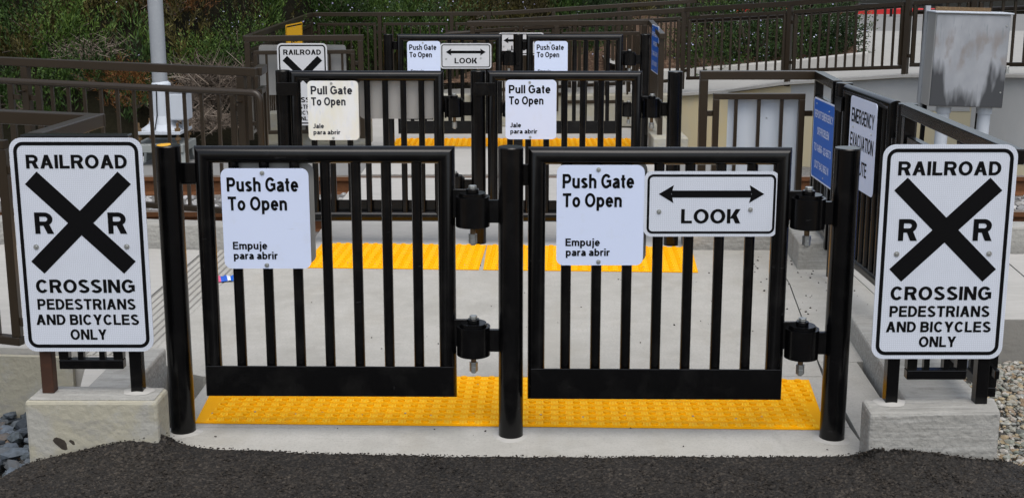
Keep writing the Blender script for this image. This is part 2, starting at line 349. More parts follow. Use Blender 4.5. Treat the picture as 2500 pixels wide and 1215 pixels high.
# ---------------------------------------------------------------- stroke alphabet (grotesque capitals and lower case, cap height 1)
def arc(cx, cy, rx, ry, a0, a1, n=14):
    return [(cx+rx*math.cos(R_(a0+(a1-a0)*i/n)), cy+ry*math.sin(R_(a0+(a1-a0)*i/n))) for i in range(n+1)]
def glyph(ch, w):
    h = w/2; t = w*1.12; P = []; S = []      # P polygons, S strokes
    def rect(a, b, c, d): P.append([(a, b), (c, b), (c, d), (a, d)])
    def para(xa, ya, xb, yb, tt=None):
        q = t if tt is None else tt; P.append([(xa, ya), (xa+q, ya), (xb+q, yb), (xb, yb)])
    if ch == 'A': W = .76; para(0, 0, W/2-t/2, 1); para(W-t, 0, W/2-t/2, 1); rect(.19, .24, W-.19, .24+w*.85)
    elif ch == 'B':
        W = .68; rect(0, 0, w, 1); S.append([(h, 1-h), (.36, 1-h)]+arc(.36, .757-h/2, W-.36-h-.03, .243-h/2, 90, -90)+[(h, .514)]); S.append([(h, .53), (.4, .53)]+arc(.4, .265+h/2, W-.4-h, .265-h/2, 90, -90)+[(h, h)])
    elif ch == 'C': W = .74; S.append(arc(W/2+.01, .5, W/2-h, .5-h+.01, 38, 322, 26))
    elif ch == 'D': W = .7; rect(0, 0, w, 1); S.append([(h, 1-h), (.3, 1-h)]+arc(.3, .5, W-.3-h, .5-h, 90, -90, 20)+[(h, h)])
    elif ch == 'E': W = .63; rect(0, 0, w, 1); rect(w*.9, 1-w, W-.02, 1); rect(w*.9, .5-h+.02, W-.05, .5+h+.02); rect(w*.9, 0, W, w)
    elif ch == 'G': W = .78; S.append(arc(W/2, .5, W/2-h, .5-h+.01, 38, 318, 26)); rect(W/2+.02, .4, W, .4+w); rect(W-w, .12, W, .5)
    elif ch == 'I': W = w; rect(0, 0, w, 1)
    elif ch == 'J': W = .5; S.append([(W-h, 1), (W-h, .27)]+arc(W/2-.0, .25, W/2-h, .25-h, 0, -170, 12))
    elif ch == 'K': W = .72; rect(0, 0, w, 1); para(w*.8, .34, W-t*1.25, 1, t*1.2); para(W-t*1.25, 0, .25, .56, t*1.25)
    elif ch == 'L': W = .58; rect(0, 0, w, 1); rect(w*.9, 0, W, w)
    elif ch == 'M': W = .82; rect(0, 0, w, 1); rect(W-w, 0, W, 1); para(W/2-t*.45, 0, 0, 1, t*.95); para(W/2-t*.5, 0, W-t*.95, 1, t*.95)
    elif ch == 'N': W = .72; rect(0, 0, w, 1); rect(W-w, 0, W, 1); para(W-t, 0, 0, 1)
    elif ch == 'O': W = .8; q = arc(W/2, .5, W/2-h, .5-h+.01, 0, 360, 34); S.append(q[:-1]+['c'])
    elif ch == 'P': W = .66; rect(0, 0, w, 1); S.append([(h, 1-h), (.38, 1-h)]+arc(.38, .7-h*.3, W-.38-h, .3-h*.7, 90, -90)+[(h, .4+h*.4)])
    elif ch == 'R': W = .73; rect(0, 0, w, 1); S.append([(h, 1-h), (.4, 1-h)]+arc(.4, .72-h*.3, W-.4-h-.03, .28-h*.7, 90, -90)+[(h, .44+h*.4)]); para(W-t*1.15, 0, .3, .46, t*1.15)
    elif ch == 'S': W = .66; S.append(arc(W/2, .735, W/2-h-.02, .265-h+.01, 22, 245, 18)+arc(W/2, .265, W/2-h, .265-h+.01, 72, -160, 18))
    elif ch == 'T': W = .64; rect(0, 1-w, W, 1); rect(W/2-h, 0, W/2+h, 1-w*.5)
    elif ch == 'U': W = .7; S.append([(h, 1), (h, .34)]+arc(W/2, .34, W/2-h, .34-h+.01, 180, 360, 16)+[(W-h, 1)])
    elif ch == 'V': W = .72; para(W/2-t/2, 0, 0, 1); para(W/2-t/2, 0, W-t, 1)
    elif ch == 'Y': W = .72; para(W/2-t/2, .4, 0, 1); para(W/2-t/2, .4, W-t, 1); rect(W/2-h, 0, W/2+h, .46)
    elif ch == 'a':
        W = .56; S.append(arc(.27, .5, .21-h*.4, .23-h, 160, 0, 12)+[(W-h, .12), (W-h+.0, 0)]); S.append([(W-h, .44), (.28, .4)]+arc(.23, .21, .23-h, .19-h*.6, 80, 270, 14)+arc(.24, .33, .25, .33-h, 275, 335, 6))
        rect(W-w, 0, W, .4)
    elif ch == 'b': W = .6; rect(0, 0, w, 1); S.append(arc(W/2, .36, W/2-h, .37-h, 0, 360, 24)[:-1]+['c'])
    elif ch == 'e': W = .58; S.append([(.06, .37), (W-h, .37)]+arc(W/2, .365, W/2-h, .375-h, 4, 322, 26))
    elif ch == 'h': W = .57; rect(0, 0, w, 1); S.append([(h, .4)]+arc(W/2, .46, W/2-h, .27-h, 165, 0, 12)+[(W-h, 0)])
    elif ch == 'i': W = w; rect(0, 0, w, .72); rect(0, .85, w, 1)
    elif ch == 'j': W = w*1.3; S.append([(W-h, .72), (W-h, -.1)]+arc(W-h-.12, -.1, .12, .13, 0, -85, 8)); rect(W-w, .85, W, 1)
    elif ch == 'l': W = w; rect(0, 0, w, 1)
    elif ch == 'm': W = .88; rect(0, 0, w, .72); S.append([(h, .4)]+arc(W/4+h/2, .48, W/4-h/2, .25-h, 165, 0, 10)+[(W/2, 0)]); S.append([(W/2, .4)]+arc(W*.75-h/2, .48, W/4-h/2, .25-h, 165, 0, 10)+[(W-h, 0)])
    elif ch == 'n': W = .57; rect(0, 0, w, .72); S.append([(h, .4)]+arc(W/2, .46, W/2-h, .27-h, 165, 0, 12)+[(W-h, 0)])
    elif ch == 'o': W = .6; S.append(arc(W/2, .36, W/2-h, .375-h, 0, 360, 26)[:-1]+['c'])
    elif ch == 'p': W = .6; rect(0, -.27, w, .72); S.append(arc(W/2, .36, W/2-h, .37-h, 0, 360, 24)[:-1]+['c'])
    elif ch == 'r': W = .37; rect(0, 0, w, .72); S.append([(h, .36)]+arc(.34, .4, .27, .33-h, 170, 82, 8))
    elif ch == 's': W = .53; S.append(arc(W/2, .53, W/2-h-.01, .2-h+.005, 20, 240, 14)+arc(W/2, .195, W/2-h, .2-h, 68, -160, 14))
    elif ch == 't': W = .34; S.append([(.07+h, .93), (.07+h, .2)]+arc(.07+h+.12, .17, .12, .17-h*.9, 180, 275, 8)); rect(0, .72-w*.8, W, .72)
    elif ch == 'u': W = .57; rect(W-w, 0, W, .72); S.append([(h, .72), (h, .28)]+arc(W/2, .27, W/2-h, .28-h, 180, 345, 12)+[(W-h, .32)])
    elif ch == '-': W = .34; rect(0, .3, W, .3+w)
    elif ch == '0': W = .57; S.append(arc(W/2, .5, W/2-h, .5-h, 0, 360, 28)[:-1]+['c'])
    elif ch == '1': W = .38; rect(W-w, 0, W, 1); para(0, .68, W-w*1.2, .94, w)
    elif ch == '2': W = .57; S.append(arc(W/2, .71, W/2-h, .29-h, 165, -20, 12)+[(h+.03, h)]); rect(.02, 0, W, w)
    elif ch == '3': W = .57; S.append(arc(W/2, .75, W/2-h-.02, .25-h, 160, -80, 12)); S.append(arc(W/2, .27, W/2-h, .27-h, 80, -160, 12))
    elif ch == '4': W = .6; rect(W-.12-w, 0, W-.12, 1); rect(0, .22, W, .22+w); para(0, .25, W-.12-w, 1, w)
    elif ch == '6': W = .58; S.append(arc(W/2, .31, W/2-h, .31-h, 0, 360, 22)[:-1]+['c']); S.append([(h, .31)]+arc(W/2, .6, W/2-h, .4-h, 180, 35, 12))
    elif ch == '7': W = .55; rect(0, 1-w, W, 1); para(.12, 0, W-w, 1-w*.6, w)
    elif ch == '8': W = .58; S.append(arc(W/2, .27, W/2-h, .27-h, 0, 360, 22)[:-1]+['c']); S.append(arc(W/2, .75, W/2-h-.02, .25-h, 0, 360, 22)[:-1]+['c'])
    elif ch == '9': W = .58; S.append(arc(W/2, .69, W/2-h, .31-h, 0, 360, 22)[:-1]+['c']); S.append([(W-h, .69)]+arc(W/2, .4, W/2-h, .4-h, 0, -145, 12))
    else: W = .3
    return W, P, S
def stroke_poly(path, w):
    """one quad strip per stroke, as a list of quads in 2D"""
    closed = path[-1] == 'c'
    if closed: path = path[:-1]
    p = [Vector((x, y)) for x, y in path]; N = len(p); L = []; Rr = []
    for i in range(N):
        a = p[(i-1) % N] if (i or closed) else p[i]; b = p[(i+1) % N] if (i < N-1 or closed) else p[i]
        d1 = (p[i]-a) if (p[i]-a).length > 1e-7 else (b-p[i]); d2 = (b-p[i]) if (b-p[i]).length > 1e-7 else d1
        d1 = d1.normalized(); d2 = d2.normalized(); t = (d1+d2)
        t = t.normalized() if t.length > 1e-6 else d1
        k = 1/max(.55, t.dot(d1)); nn = Vector((-t.y, t.x))*(w/2*k)
        L.append(p[i]+nn); Rr.append(p[i]-nn)
    q = []
    for i in range(N if closed else N-1):
        j = (i+1) % N; q.append([Rr[i], Rr[j], L[j], L[i]])
    return q
def text_into(mb, txt, x, z, cap, width, y, w=.2, align='l', track=.085, seq=[0]):
    """lettering as flat pieces in the plane y (facing -y), squeezed to the given width"""
    items = []; pen = 0
    for ch in txt:
        if ch == ' ': pen += .27; continue
        W, P, S = glyph(ch, w); items.append((pen, P, S)); pen += W+track
    pen -= track; sx = width/pen
    x0 = x if align == 'l' else x-width/2
    for (px, P, S) in items:
        pieces = [[Vector(q) for q in poly] for poly in P]; groups = [[q] for q in pieces]+[stroke_poly(s_, w) for s_ in S]
        for g in groups:
            seq[0] += 1; yy = y-.00005*(seq[0] % 5)
            for q in g:
                vs = [(x0+(px+v.x)*sx, yy, z+v.y*cap) for v in q]
                ar = sum(vs[i][0]*vs[(i+1) % len(vs)][2]-vs[(i+1) % len(vs)][0]*vs[i][2] for i in range(len(vs)))
                if ar < 0: vs = vs[::-1]
                mb.add(vs, [tuple(range(len(vs)))])

# ---------------------------------------------------------------- signs
def rrect(x0, z0, x1, z1, r, n=7):
    p = []
    for cx, cz, a in ((x1-r, z1-r, 0), (x0+r, z1-r, 90), (x0+r, z0+r, 180), (x1-r, z0+r, 270)):
        p += arc(cx, cz, r, r, a, a+90, n)
    return p
def plate(root, W, H, r, m, back=M['sheet_back']):
    mb = MB(); mb.face_prism(rrect(-W/2, 0, W/2, H, r), -.0015, .0015)
    o = mb.build('sign_plate', m, root)
    o.data.materials.append(back)
    o.data.polygons[1].material_index = 1
    for p in o.data.polygons[2:]: p.material_index = 0
    return o
def ring(root, W, H, off, th, r, m=M['ink'], y=-.0021):
    a = rrect(-W/2+off, off, W/2-off, H-off, r); b = rrect(-W/2+off+th, off+th, W/2-off-th, H-off-th, max(.004, r-th)); n = len(a)
    mb = MB(); mb.add([(x, y, z) for x, z in a]+[(x, y, z) for x, z in b], [(i, (i+1) % n, n+(i+1) % n, n+i)[::-1] for i in range(n)])
    for i, f in enumerate(mb.f): mb.f[i] = f[::-1]
    return mb.build('border', m, root)
def bolt(root, x, z, r=.008, y=-.0015):
    mb = MB(); mb.cyl((x, y, z), (x, y-.002, z), r, 18); mb.cyl((x, y-.002, z), (x, y-.005, z), r*.62, 12, r*.5); mb.cyl((x, y-.0052, z), (x, y-.0056, z), r*.25, 6)
    return mb.build('bolt', M['steel'], root, smooth=True)
def lettering(root, lines, m=M['ink'], w=.2, y=-.0024):
    for (t, x, z, cap, wid, al) in lines:
        mb = MB(); text_into(mb, t, x, z, cap, wid, y, w, al); mb.build('lettering', m, root)

def railroad_sign(label, loc, rz=0, W=.446, H=.738, sheet='reflective'):
    t = thing('railroad_crossing_sign', label, 'sign', loc, rz, 'railroad crossing signs')
    plate(t, W, H, .042, M[sheet]); ring(t, W, H, .0135, .0125, .034)
    f = lambda y: H*(1-(y-337)/520)
    lettering(t, [('RAILROAD', 0, f(409.5), .0470, .341, 'c'), ('R', -.157, f(566), .0745, .064, 'l'), ('R', .093, f(566), .0745, .064, 'l'),
                  ('CROSSING', 0, f(710.5), .0475, .341, 'c'), ('PEDESTRIANS', 0, f(752), .0385, .339, 'c'), ('AND BICYCLES', 0, f(790), .0375, .356, 'c'), ('ONLY', 0, f(827), .0375, .126, 'c')])
    mb = MB(); cz = f(540); L = .2225; th = .0305
    for k, s in enumerate((1, -1)):
        d = Vector((math.cos(R_(44.6))*1.0, math.sin(R_(44.6))*s)); nn = Vector((-d.y, d.x))
        q = [-d*L-nn*th, d*L-nn*th, d*L+nn*th, -d*L+nn*th]
        vs = [(v.x, -.0022-.0001*k, cz+v.y) for v in q]
        ar = sum(vs[i][0]*vs[(i+1) % 4][2]-vs[(i+1) % 4][0]*vs[i][2] for i in range(4))
        mb.add(vs if ar > 0 else vs[::-1], [(0, 1, 2, 3)])
    mb.build('crossbuck', M['ink'], t)
    bolt(t, -.158, f(598), .0092); bolt(t, .152, f(597), .0092)
    return t
def gate_sign(label, loc, word, small, sheet='white_sheet', ink='ink', W=.306, H=.358, back=True, group='white gate instruction signs', shift=0.):
    t = thing('gate_sign', label, 'sign', loc, 0, group)
    plate(t, W, H, .026, M[sheet])
    X = lambda f: -W/2+f*W
    Z = lambda f: H*(1-f)
    s2 = small
    L = [(word, X(.066), Z(.228), .0505, .815*W, 'l'), ('To Open', X(.07), Z(.415), .0495, .675*W, 'l')]
    if s2 == 'Empuje': L += [('Empuje', X(.105), Z(.805), .0275, .395*W, 'l'), ('para abrir', X(.11), Z(.905), .027, .505*W, 'l')]
    else: L += [('Jale', X(.09), Z(.8), .0285, .215*W, 'l'), ('para abrir', X(.095), Z(.905), .0275, .53*W, 'l')]
    lettering(t, L, M[ink], .195)
    bolt(t, -.008, Z(.045)); bolt(t, -.004, Z(.965))
    return t
def look_sign(label, loc, sheet='reflective', W=.470, H=.232, blank=False):
    t = thing('look_sign', label, 'sign', loc, 0, 'look both ways signs')
    plate(t, W, H, .026, M[sheet]); ring(t, W, H, .0105, .0085, .021)
    lettering(t, [('LOOK', 0, H*.205, .051, .208, 'c')], M['ink'], .19)
    mb = MB(); z = H*.655; a = .184; yy = -.0023
    mb.add([(-a+.045, yy, z-.0125), (a-.045, yy, z-.0125), (a-.045, yy, z+.0125), (-a+.045, yy, z+.0125)], [(0, 1, 2, 3)])
    for s in (-1, 1):
        tri = [(s*a, z), (s*(a-.052), z+.032), (s*(a-.044), z), (s*(a-.052), z-.032)]
        ar = sum(tri[i][0]*tri[(i+1) % 4][1]-tri[(i+1) % 4][0]*tri[i][1] for i in range(4))
        if ar < 0: tri = tri[::-1]
        mb.add([(x, yy-.0001, q) for x, q in tri], [(0, 1, 2, 3)])
    mb.build('arrow', M['ink'], t)
    bolt(t, -.182, H*.385, .0085); bolt(t, .138, H*.415, .0085)
    return t
def blank_back(name, label, loc, W, H, rz=0., m='sheet_back', r=.03):
    t = thing(name, label, 'sign', loc, rz)
    mb = MB(); mb.face_prism(rrect(-W/2, 0, W/2, H, r), -.0015, .0015); mb.build('sign_plate', M[m], t)
    bolt(t, .02*W, H*.82, .005); bolt(t, .02*W, H*.2, .005)
    return t

# ---------------------------------------------------------------- black gates and posts
POST_R = .0445
def gate_post(label, loc, H=1.07):
    t = thing('gate_post', label, 'post', loc, 0, 'black round gate posts')
    mb = MB(); mb.cyl((0, 0, -.1), (0, 0, H-.004), POST_R, 36); mb.build('post_tube', M['black'], t, smooth=True)
    mb = MB(); mb.cyl((0, 0, H-.004), (0, 0, H), POST_R+.0006, 36, POST_R-.002); mb.build('post_cap', M['black'], t, smooth=True)
    n = 28; mb = MB(); ri = POST_R+.001
    a = [(ri*math.cos(2*math.pi*k/n), ri*math.sin(2*math.pi*k/n), .006) for k in range(n)]
    ro = [POST_R+.03+.008*math.sin(3*k*2*math.pi/n+loc[0]*9)+.006*random.random() for k in range(n)]
    b = [(ro[k]*math.cos(2*math.pi*k/n), ro[k]*math.sin(2*math.pi*k/n), -.004) for k in range(n)]
    mb.add(a+b, [(k, n+k, n+(k+1) % n, (k+1) % n) for k in range(n)]); mb.build('grout_collar', M['smooth_concrete'], t, smooth=True)
    return t
def hinge(root, x, z, side, flip):
    """self closing hinge in the gap right of the stile; x is the knuckle axis"""
    f = -1 if flip else 1
    h = MB()
    y = -.012*f
    # outer half shell
    n = 22; ro, ri = .0605, .052; z0, z1 = z-.055, z+.052
    a0, a1 = (150, 395) if not flip else (-35, 210)
    A = [R_(a0+(a1-a0)*k/n) for k in range(n+1)]
    vs = []
    for rr, zz in ((ro, z0), (ro, z1), (ri, z1), (ri, z0)):
        vs += [(x+rr*math.cos(a), y+rr*math.sin(a), zz) for a in A]
    m_ = n+1; fs = []
    for k in range(n):
        for q in range(4): a_, b_ = q*m_, ((q+1) % 4)*m_; fs.append((a_+k, a_+k+1, b_+k+1, b_+k))
    fs += [(0, m_, 2*m_, 3*m_), (n, 3*m_+n, 2*m_+n, m_+n)]
    h.add(vs, fs)
    h.cyl((x, y, z0+.004), (x, y, z1+.012), .047, 26)
    h.box((x+.045, y-.008, z0+.012), (x+.102, y+.010, z1-.014))
    o = h.build('hinge', M['black'], root, smooth=True)
    k = MB(); k.cyl((x, y, z1+.0125), (x, y, z1+.026), .0225, 22); k.box((x-.078, y-.006, z-.025), (x-.0225, y+.006, z1+.0245))
    k.build('hinge_knuckle', M['black'], o, smooth=True, bevel=.002)
    b = MB(); b.cyl((x, y, z1+.0265), (x, y, z1+.038), .0145, 6); b.build('bolt_head', M['steel'], o, bevel=.001)
    b = MB(); b.cyl((x, y, z0-.052), (x, y, z0), .0095, 12); b.build('bolt_shank', M['rust_steel'], o, smooth=True)
    b = MB(); b.cyl((x, y, z0-.045), (x, y, z0-.029), .0155, 6); b.cyl((x, y, z0-.064), (x, y, z0-.0455), .0155, 6); b.cyl((x, y, z0-.070), (x, y, z0-.064), .009, 10)
    b.build('nut', M['steel'], o, bevel=.001)
    return o
def gate(label, loc, W, flip=False, rz=0., top=1.07, bottom=.146):
    """loc: foot of the left stile's outer edge at ground level"""
    t = thing('pedestrian_gate', label, 'gate', loc, rz, 'black barred pedestrian gates')
    r = .031
    mb = MB(); mb.tube([(r, 0, bottom+r), (r, 0, top-r), (W-r, 0, top-r), (W-r, 0, bottom+r)], r, 18, closed=True)
    mb.build('gate_frame', M['black'], t, smooth=True)
    for k in range(7):
        x = r*2+.074+(W-4*r-.148)*k/6
        mb = MB(); mb.cyl((x, 0, bottom+.05), (x, 0, top-.05), .0185, 14); mb.build('gate_bar', M['black'], t, smooth=True)
    y0, y1 = (-.0385, -.0315) if not flip else (.0315, .0385)
    mb = MB(); mb.box((.012, y0, bottom+.012), (W-.008, y1, bottom+.126)); mb.build('kick_plate', M['black'], t, bevel=.002)
    for z in (.842, .367): hinge(t, W+.062, z, 1, flip)
    # latch stop plate reaching to the post on the left
    y2 = .036 if not flip else -.036
    mb = MB(); mb.box((-.075, min(y2, y2+.008*(1 if y2 > 0 else -1)), top-.145), (.05, max(y2, y2+.008*(1 if y2 > 0 else -1)), top-.068)); mb.build('stop_plate', M['black'], t, bevel=.002)
    return t

# ---------------------------------------------------------------- railings
def railing(label, segs, name='railing', m='brown', group='brown metal railings', top_w=.052, drop=.135, pitch=.118, handrail=None, cat='railing', bal=.02, stile=.036, single=True):
    """segs: list of dicts p0,p1 (top of rail), foot (depth below top of the posts), low (depth of panel bottom), posts (t values), panels ((t0,t1),...)"""
    base = Vector(segs[0]['p0']); base.z -= segs[0]['foot']
    t = thing(name, label, cat, base, 0, group)
    for g in segs:
        p0 = Vector(g['p0'])-base; p1 = Vector(g['p1'])-base
        mm = M[g.get('m', m)]
        hz = Vector((0, 0, top_w/2))
        mb = MB(); mb.beam(p0-hz, p1-hz, top_w, top_w); mb.build('top_rail', mm, t, bevel=.004)
        d = (p1-p0); L = d.length; dn = d.normalized(); fl = Vector((d.x, d.y, 0)).normalized()
        nr = Vector((-fl.y, fl.x, 0))
        P = lambda q: p0+d*q
        for q in g['posts']:
            c = P(q); ft = g['foot'] if not callable(g['foot']) else g['foot'](q)
            mb = MB(); s = .024
            a = c-fl*s-nr*s; vs = []
            for zz in (-ft, -top_w):
                for sx, sy in ((-1, -1), (1, -1), (1, 1), (-1, 1)): vs.append(c+fl*(sx*s)+nr*(sy*s)+Vector((0, 0, zz+(fl.dot(dn) and dn.z/max(.2, fl.dot(dn))*sx*s if zz == -top_w else 0))))
            mb.add(vs, [(3, 2, 1, 0), (4, 5, 6, 7), (0, 1, 5, 4), (1, 2, 6, 5), (2, 3, 7, 6), (3, 0, 4, 7)])
            mb.build('post', mm, t, bevel=.003)
        for (q0, q1) in g['panels']:
            a = P(q0); b = P(q1); low = g['low']; dz = Vector((0, 0, 1)); hs_ = stile/2
            fr = MB()
            fr.beam(a-dz*(drop+hs_), b-dz*(drop+hs_), stile, stile); fr.beam(a-dz*(low-hs_), b-dz*(low-hs_), stile, stile)
            for c in (a+fl*hs_, b-fl*hs_):
                fr.beam(c-dz*(low-stile), c-dz*(drop+stile), stile, stile)
            # connectors out to the posts
            for c, s in ((a, -1), (b, 1)):
                for zz in (drop+.12, low-.1): fr.beam(c-dz*zz, c+fl*(s*.05)-dz*zz, .016, .034)
            fo = fr.build('panel_frame', mm, t, bevel=.003)
            pl = (b-a).length; n = max(1, round(pl/pitch))
            for k in range(1, n):
                c = a+(b-a)*(k/n); mb = MB(); mb.beam(c-dz*(low-stile), c-dz*(drop+stile), bal, bal)
                mb.build('baluster', mm, t)
        if g.get('hand'):
            hd = g['hand']; off = nr*hd.get('off', -.08); zz = Vector((0, 0, -hd['drop']))
            e0, e1 = hd.get('ext', (0, 0))
            pts = [P(-e0/L)+off+zz, P(1+e1/L)+off+zz]
            if hd.get('loop'):
                q = pts[1]; lr = .05; side = fl; k = hd['loop']
                pts = pts[:1]+[q+zz*0]
                for an in range(15, 91, 15): pts.append(q+side*(lr*math.sin(R_(an)))-Vector((0, 0, lr*(1-math.cos(R_(an))))))
                pts.append(q+side*lr-Vector((0, 0, k-lr)))
                for an in range(15, 91, 15): pts.append(q+side*(lr*math.cos(R_(an)))-Vector((0, 0, k-lr+lr*math.sin(R_(an)))))
                pts.append(q-side*.12-Vector((0, 0, k)))
            if hd.get('loop0'):
                q = pts[0]; lr = .12; k = hd['loop0']; pre = [q-fl*lr-Vector((0, 0, k))]
                for an in range(0, 91, 15): pre.append(q-fl*(lr*math.cos(R_(an)))-Vector((0, 0, lr*(1-math.sin(R_(an))))))
                pts = pre+pts[1:]
            mb = MB(); mb.tube(pts, .021, 12); ho = mb.build('handrail', mm, t, smooth=True)
            bk = MB()
            for q in g['posts']:
                c = P(q); bk.tube([c-Vector((0, 0, hd['drop']+.07))+nr*(.02 if hd.get('off', -.08) > 0 else -.02), c+off*.9-Vector((0, 0, hd['drop']+.07)), c+off+zz], .008, 8)
            bk.build('handrail_bracket', mm, ho, smooth=True)
    return t

# ================================================================= SETTING
gr = MB(); gr.add([(-150, -60, -.9), (150, -60, -.9), (150, 200, -.9), (-150, 200, -.9)], [(0, 1, 2, 3)])
struct('ground', gr, M['dirt'])

# asphalt apron with a ragged, mounded edge
EDGE = [(-340, 1320, -.09), (-60, 1190, -.06), (20, 1168, -.03), (62, 1132, -.01), (95, 1122, .0), (175, 1103, .03), (250, 1085, .055), (345, 1065, .078), (395, 1058, .085), (410, 1061, .074), (428, 1072, .048), (450, 1084, .026), (490, 1091, .014), (540, 1095, .008), (600, 1097, .008), (800, 1106, .008), (1160, 1113, .008), (1500, 1114, .008), (1800, 1113, .008), (2010, 1114, .008), (2055, 1112, .010), (2084, 1108, .034), (2108, 1102, .06), (2132, 1093, .085), (2160, 1093, .078), (2225, 1096, .075), (2300, 1106, .062), (2375, 1117, .05), (2441, 1121, .042), (2475, 1130, .0), (2520, 1146, -.03), (2800, 1260, -.08)]
pts = []
for i in range(len(EDGE)-1):
    a = atz(*EDGE[i]); b = atz(*EDGE[i+1]); n = max(1, int((b-a).length/.0052))
    for k in range(n): pts.append(a.lerp(b, k/n))
rows = [0, .003]+[.007+.0052*k for k in range(72)]+[.4, .43, .47, .52, .6, .75, 1., 1.5, 2.4, 4, 8, 16]
nc = len(pts); WN = 55
SM = []
for i in range(nc):
    q = pts[max(0, i-WN):i+WN+1]; SM.append((sum(p.y for p in q)/len(q), sum(p.z for p in q)/len(q)))
def edge_at(i, d):
    f = math.exp(-d/.045); p = pts[i]; return p.y*f+SM[i][0]*(1-f), p.z*f+SM[i][1]*(1-f)
mb = MB(); vs = []
for j, d in enumerate(rows):
    for i, p in enumerate(pts):
        jit = noise.noise(Vector((i*.13, 3.3, 0)))*.006+noise.noise(Vector((i*.4, 9.3, 0)))*.006+noise.noise(Vector((i*.031, 7, 0)))*.008
        k = math.exp(-d/.2); py_, pz_ = edge_at(i, d)
        x = p.x*(1+.25*min(d, 4)/2); y = (py_+jit)*k+(py_*.25+.75*3.99+jit)*(1-k)-d
        flat = .003-.012*d
        z = pz_*k+flat*(1-k)
        if d < .45: z += (.0045*(.55-noise.voronoi(Vector((x*85, y*75, 1)))[0][0])+noise.noise(Vector((x*40, y*40, 1)))*.0035+noise.noise(Vector((x*9, y*9, 2)))*.004)*min(1, .4+d*12)
        if j == 0: z -= .03
        vs.append((x, y, z))
fs = [(j*nc+i, (j+1)*nc+i, (j+1)*nc+i+1, j*nc+i+1) for j in range(len(rows)-1) for i in range(nc-1)]
mb.add(vs, fs); struct('road', mb, M['asphalt'])

def stones(name, label, n, place, size, m, cat, flat=.75):
    mb = MB(); g = (1+5**.5)/2
    ico = [Vector(v).normalized() for v in ((-1, g, 0), (1, g, 0), (-1, -g, 0), (1, -g, 0), (0, -1, g), (0, 1, g), (0, -1, -g), (0, 1, -g), (g, 0, -1), (g, 0, 1), (-g, 0, -1), (-g, 0, 1))]
    F = [(0, 11, 5), (0, 5, 1), (0, 1, 7), (0, 7, 10), (0, 10, 11), (1, 5, 9), (5, 11, 4), (11, 10, 2), (10, 7, 6), (7, 1, 8), (3, 9, 4), (3, 4, 2), (3, 2, 6), (3, 6, 8), (3, 8, 9), (4, 9, 5), (2, 4, 11), (6, 2, 10), (8, 6, 7), (9, 8, 1)]
    for _ in range(n):
        p = place()
        if p is None: continue
        s = size[0]+(size[1]-size[0])*random.random()**1.6
        e = Matrix.Rotation(random.random()*6.28, 3, 'Z') @ Matrix.Rotation(random.uniform(-.5, .5), 3, 'X')
        sc = Vector((random.uniform(.75, 1.3), random.uniform(.6, 1.), random.uniform(.5, .9)*flat))
        mb.add([Vector(p)+e @ Vector((v.x*sc.x*s*(1+random.uniform(-.22, .22)), v.y*sc.y*s*(1+random.uniform(-.22, .22)), v.z*sc.z*s*(1+random.uniform(-.22, .22)))) for v in ico], F)
    o = mb.build(name, m); return tag(o, label, cat, kind='stuff')
def edge_crumb():
    p = random.choice(pts); d = abs(random.gauss(0, .012))
    return (p.x+random.uniform(-.01, .01), p.y+random.uniform(-.010, .012)-d*.5, p.z*math.exp(-d*.5/.2)+.001)
def aggregate():
    i = random.randrange(nc); p = pts[i]; d = random.random()**.8*.46; k = math.exp(-d/.2); py_, pz_ = edge_at(i, d)
    if not 60 < 1250+p.x*FPX/4.2+400 < 2900: return None
    return (p.x*(1+.25*d/2), py_*k+(py_*.25+.75*3.99)*(1-k)-d, pz_*k+(.003-.012*d)*(1-k)+.0005)
stones('asphalt_aggregate', 'small dark brown stones bedded in the asphalt surface', 11000, aggregate, (.0028, .0068), M['crumb'], 'aggregate', .55)
stones('asphalt_crumbs', 'loose black asphalt crumbs along the ragged road edge', 1500, edge_crumb, (.0015, .005), M['crumb'], 'crumbs')

# concrete walkway in slabs with open joints
mb = MB()
mb.prism([(-1.285, 4.03), (-1.25, 3.965), (1.255, 3.965), (1.262, 4.02), (1.262, 4.243), (-1.262, 4.243), (-1.3, 4.1)], -.3, 0)
mb.prism([(-1.262, 4.247), (1.262, 4.247), (1.30, 4.81), (-1.262, 4.81)], -.3, 0)
mb.prism([(-1.3, 4.815), (1.304, 4.815), (1.50, 6.3), (1.56, 7.1), (-1.548, 7.1), (-1.60, 5.1), (-1.45, 4.9)], -.3, 0)
mb.prism([(1.268, 4.1), (1.44, 4.1), (1.50, 5.0), (1.335, 5.0)], -.3, 0)
mb.prism([(1.336, 5.004), (1.9, 5.004), (1.9, 7.1), (1.566, 7.1), (1.506, 6.3)], -.3, 0)
struct('walkway', mb, M['concrete'])
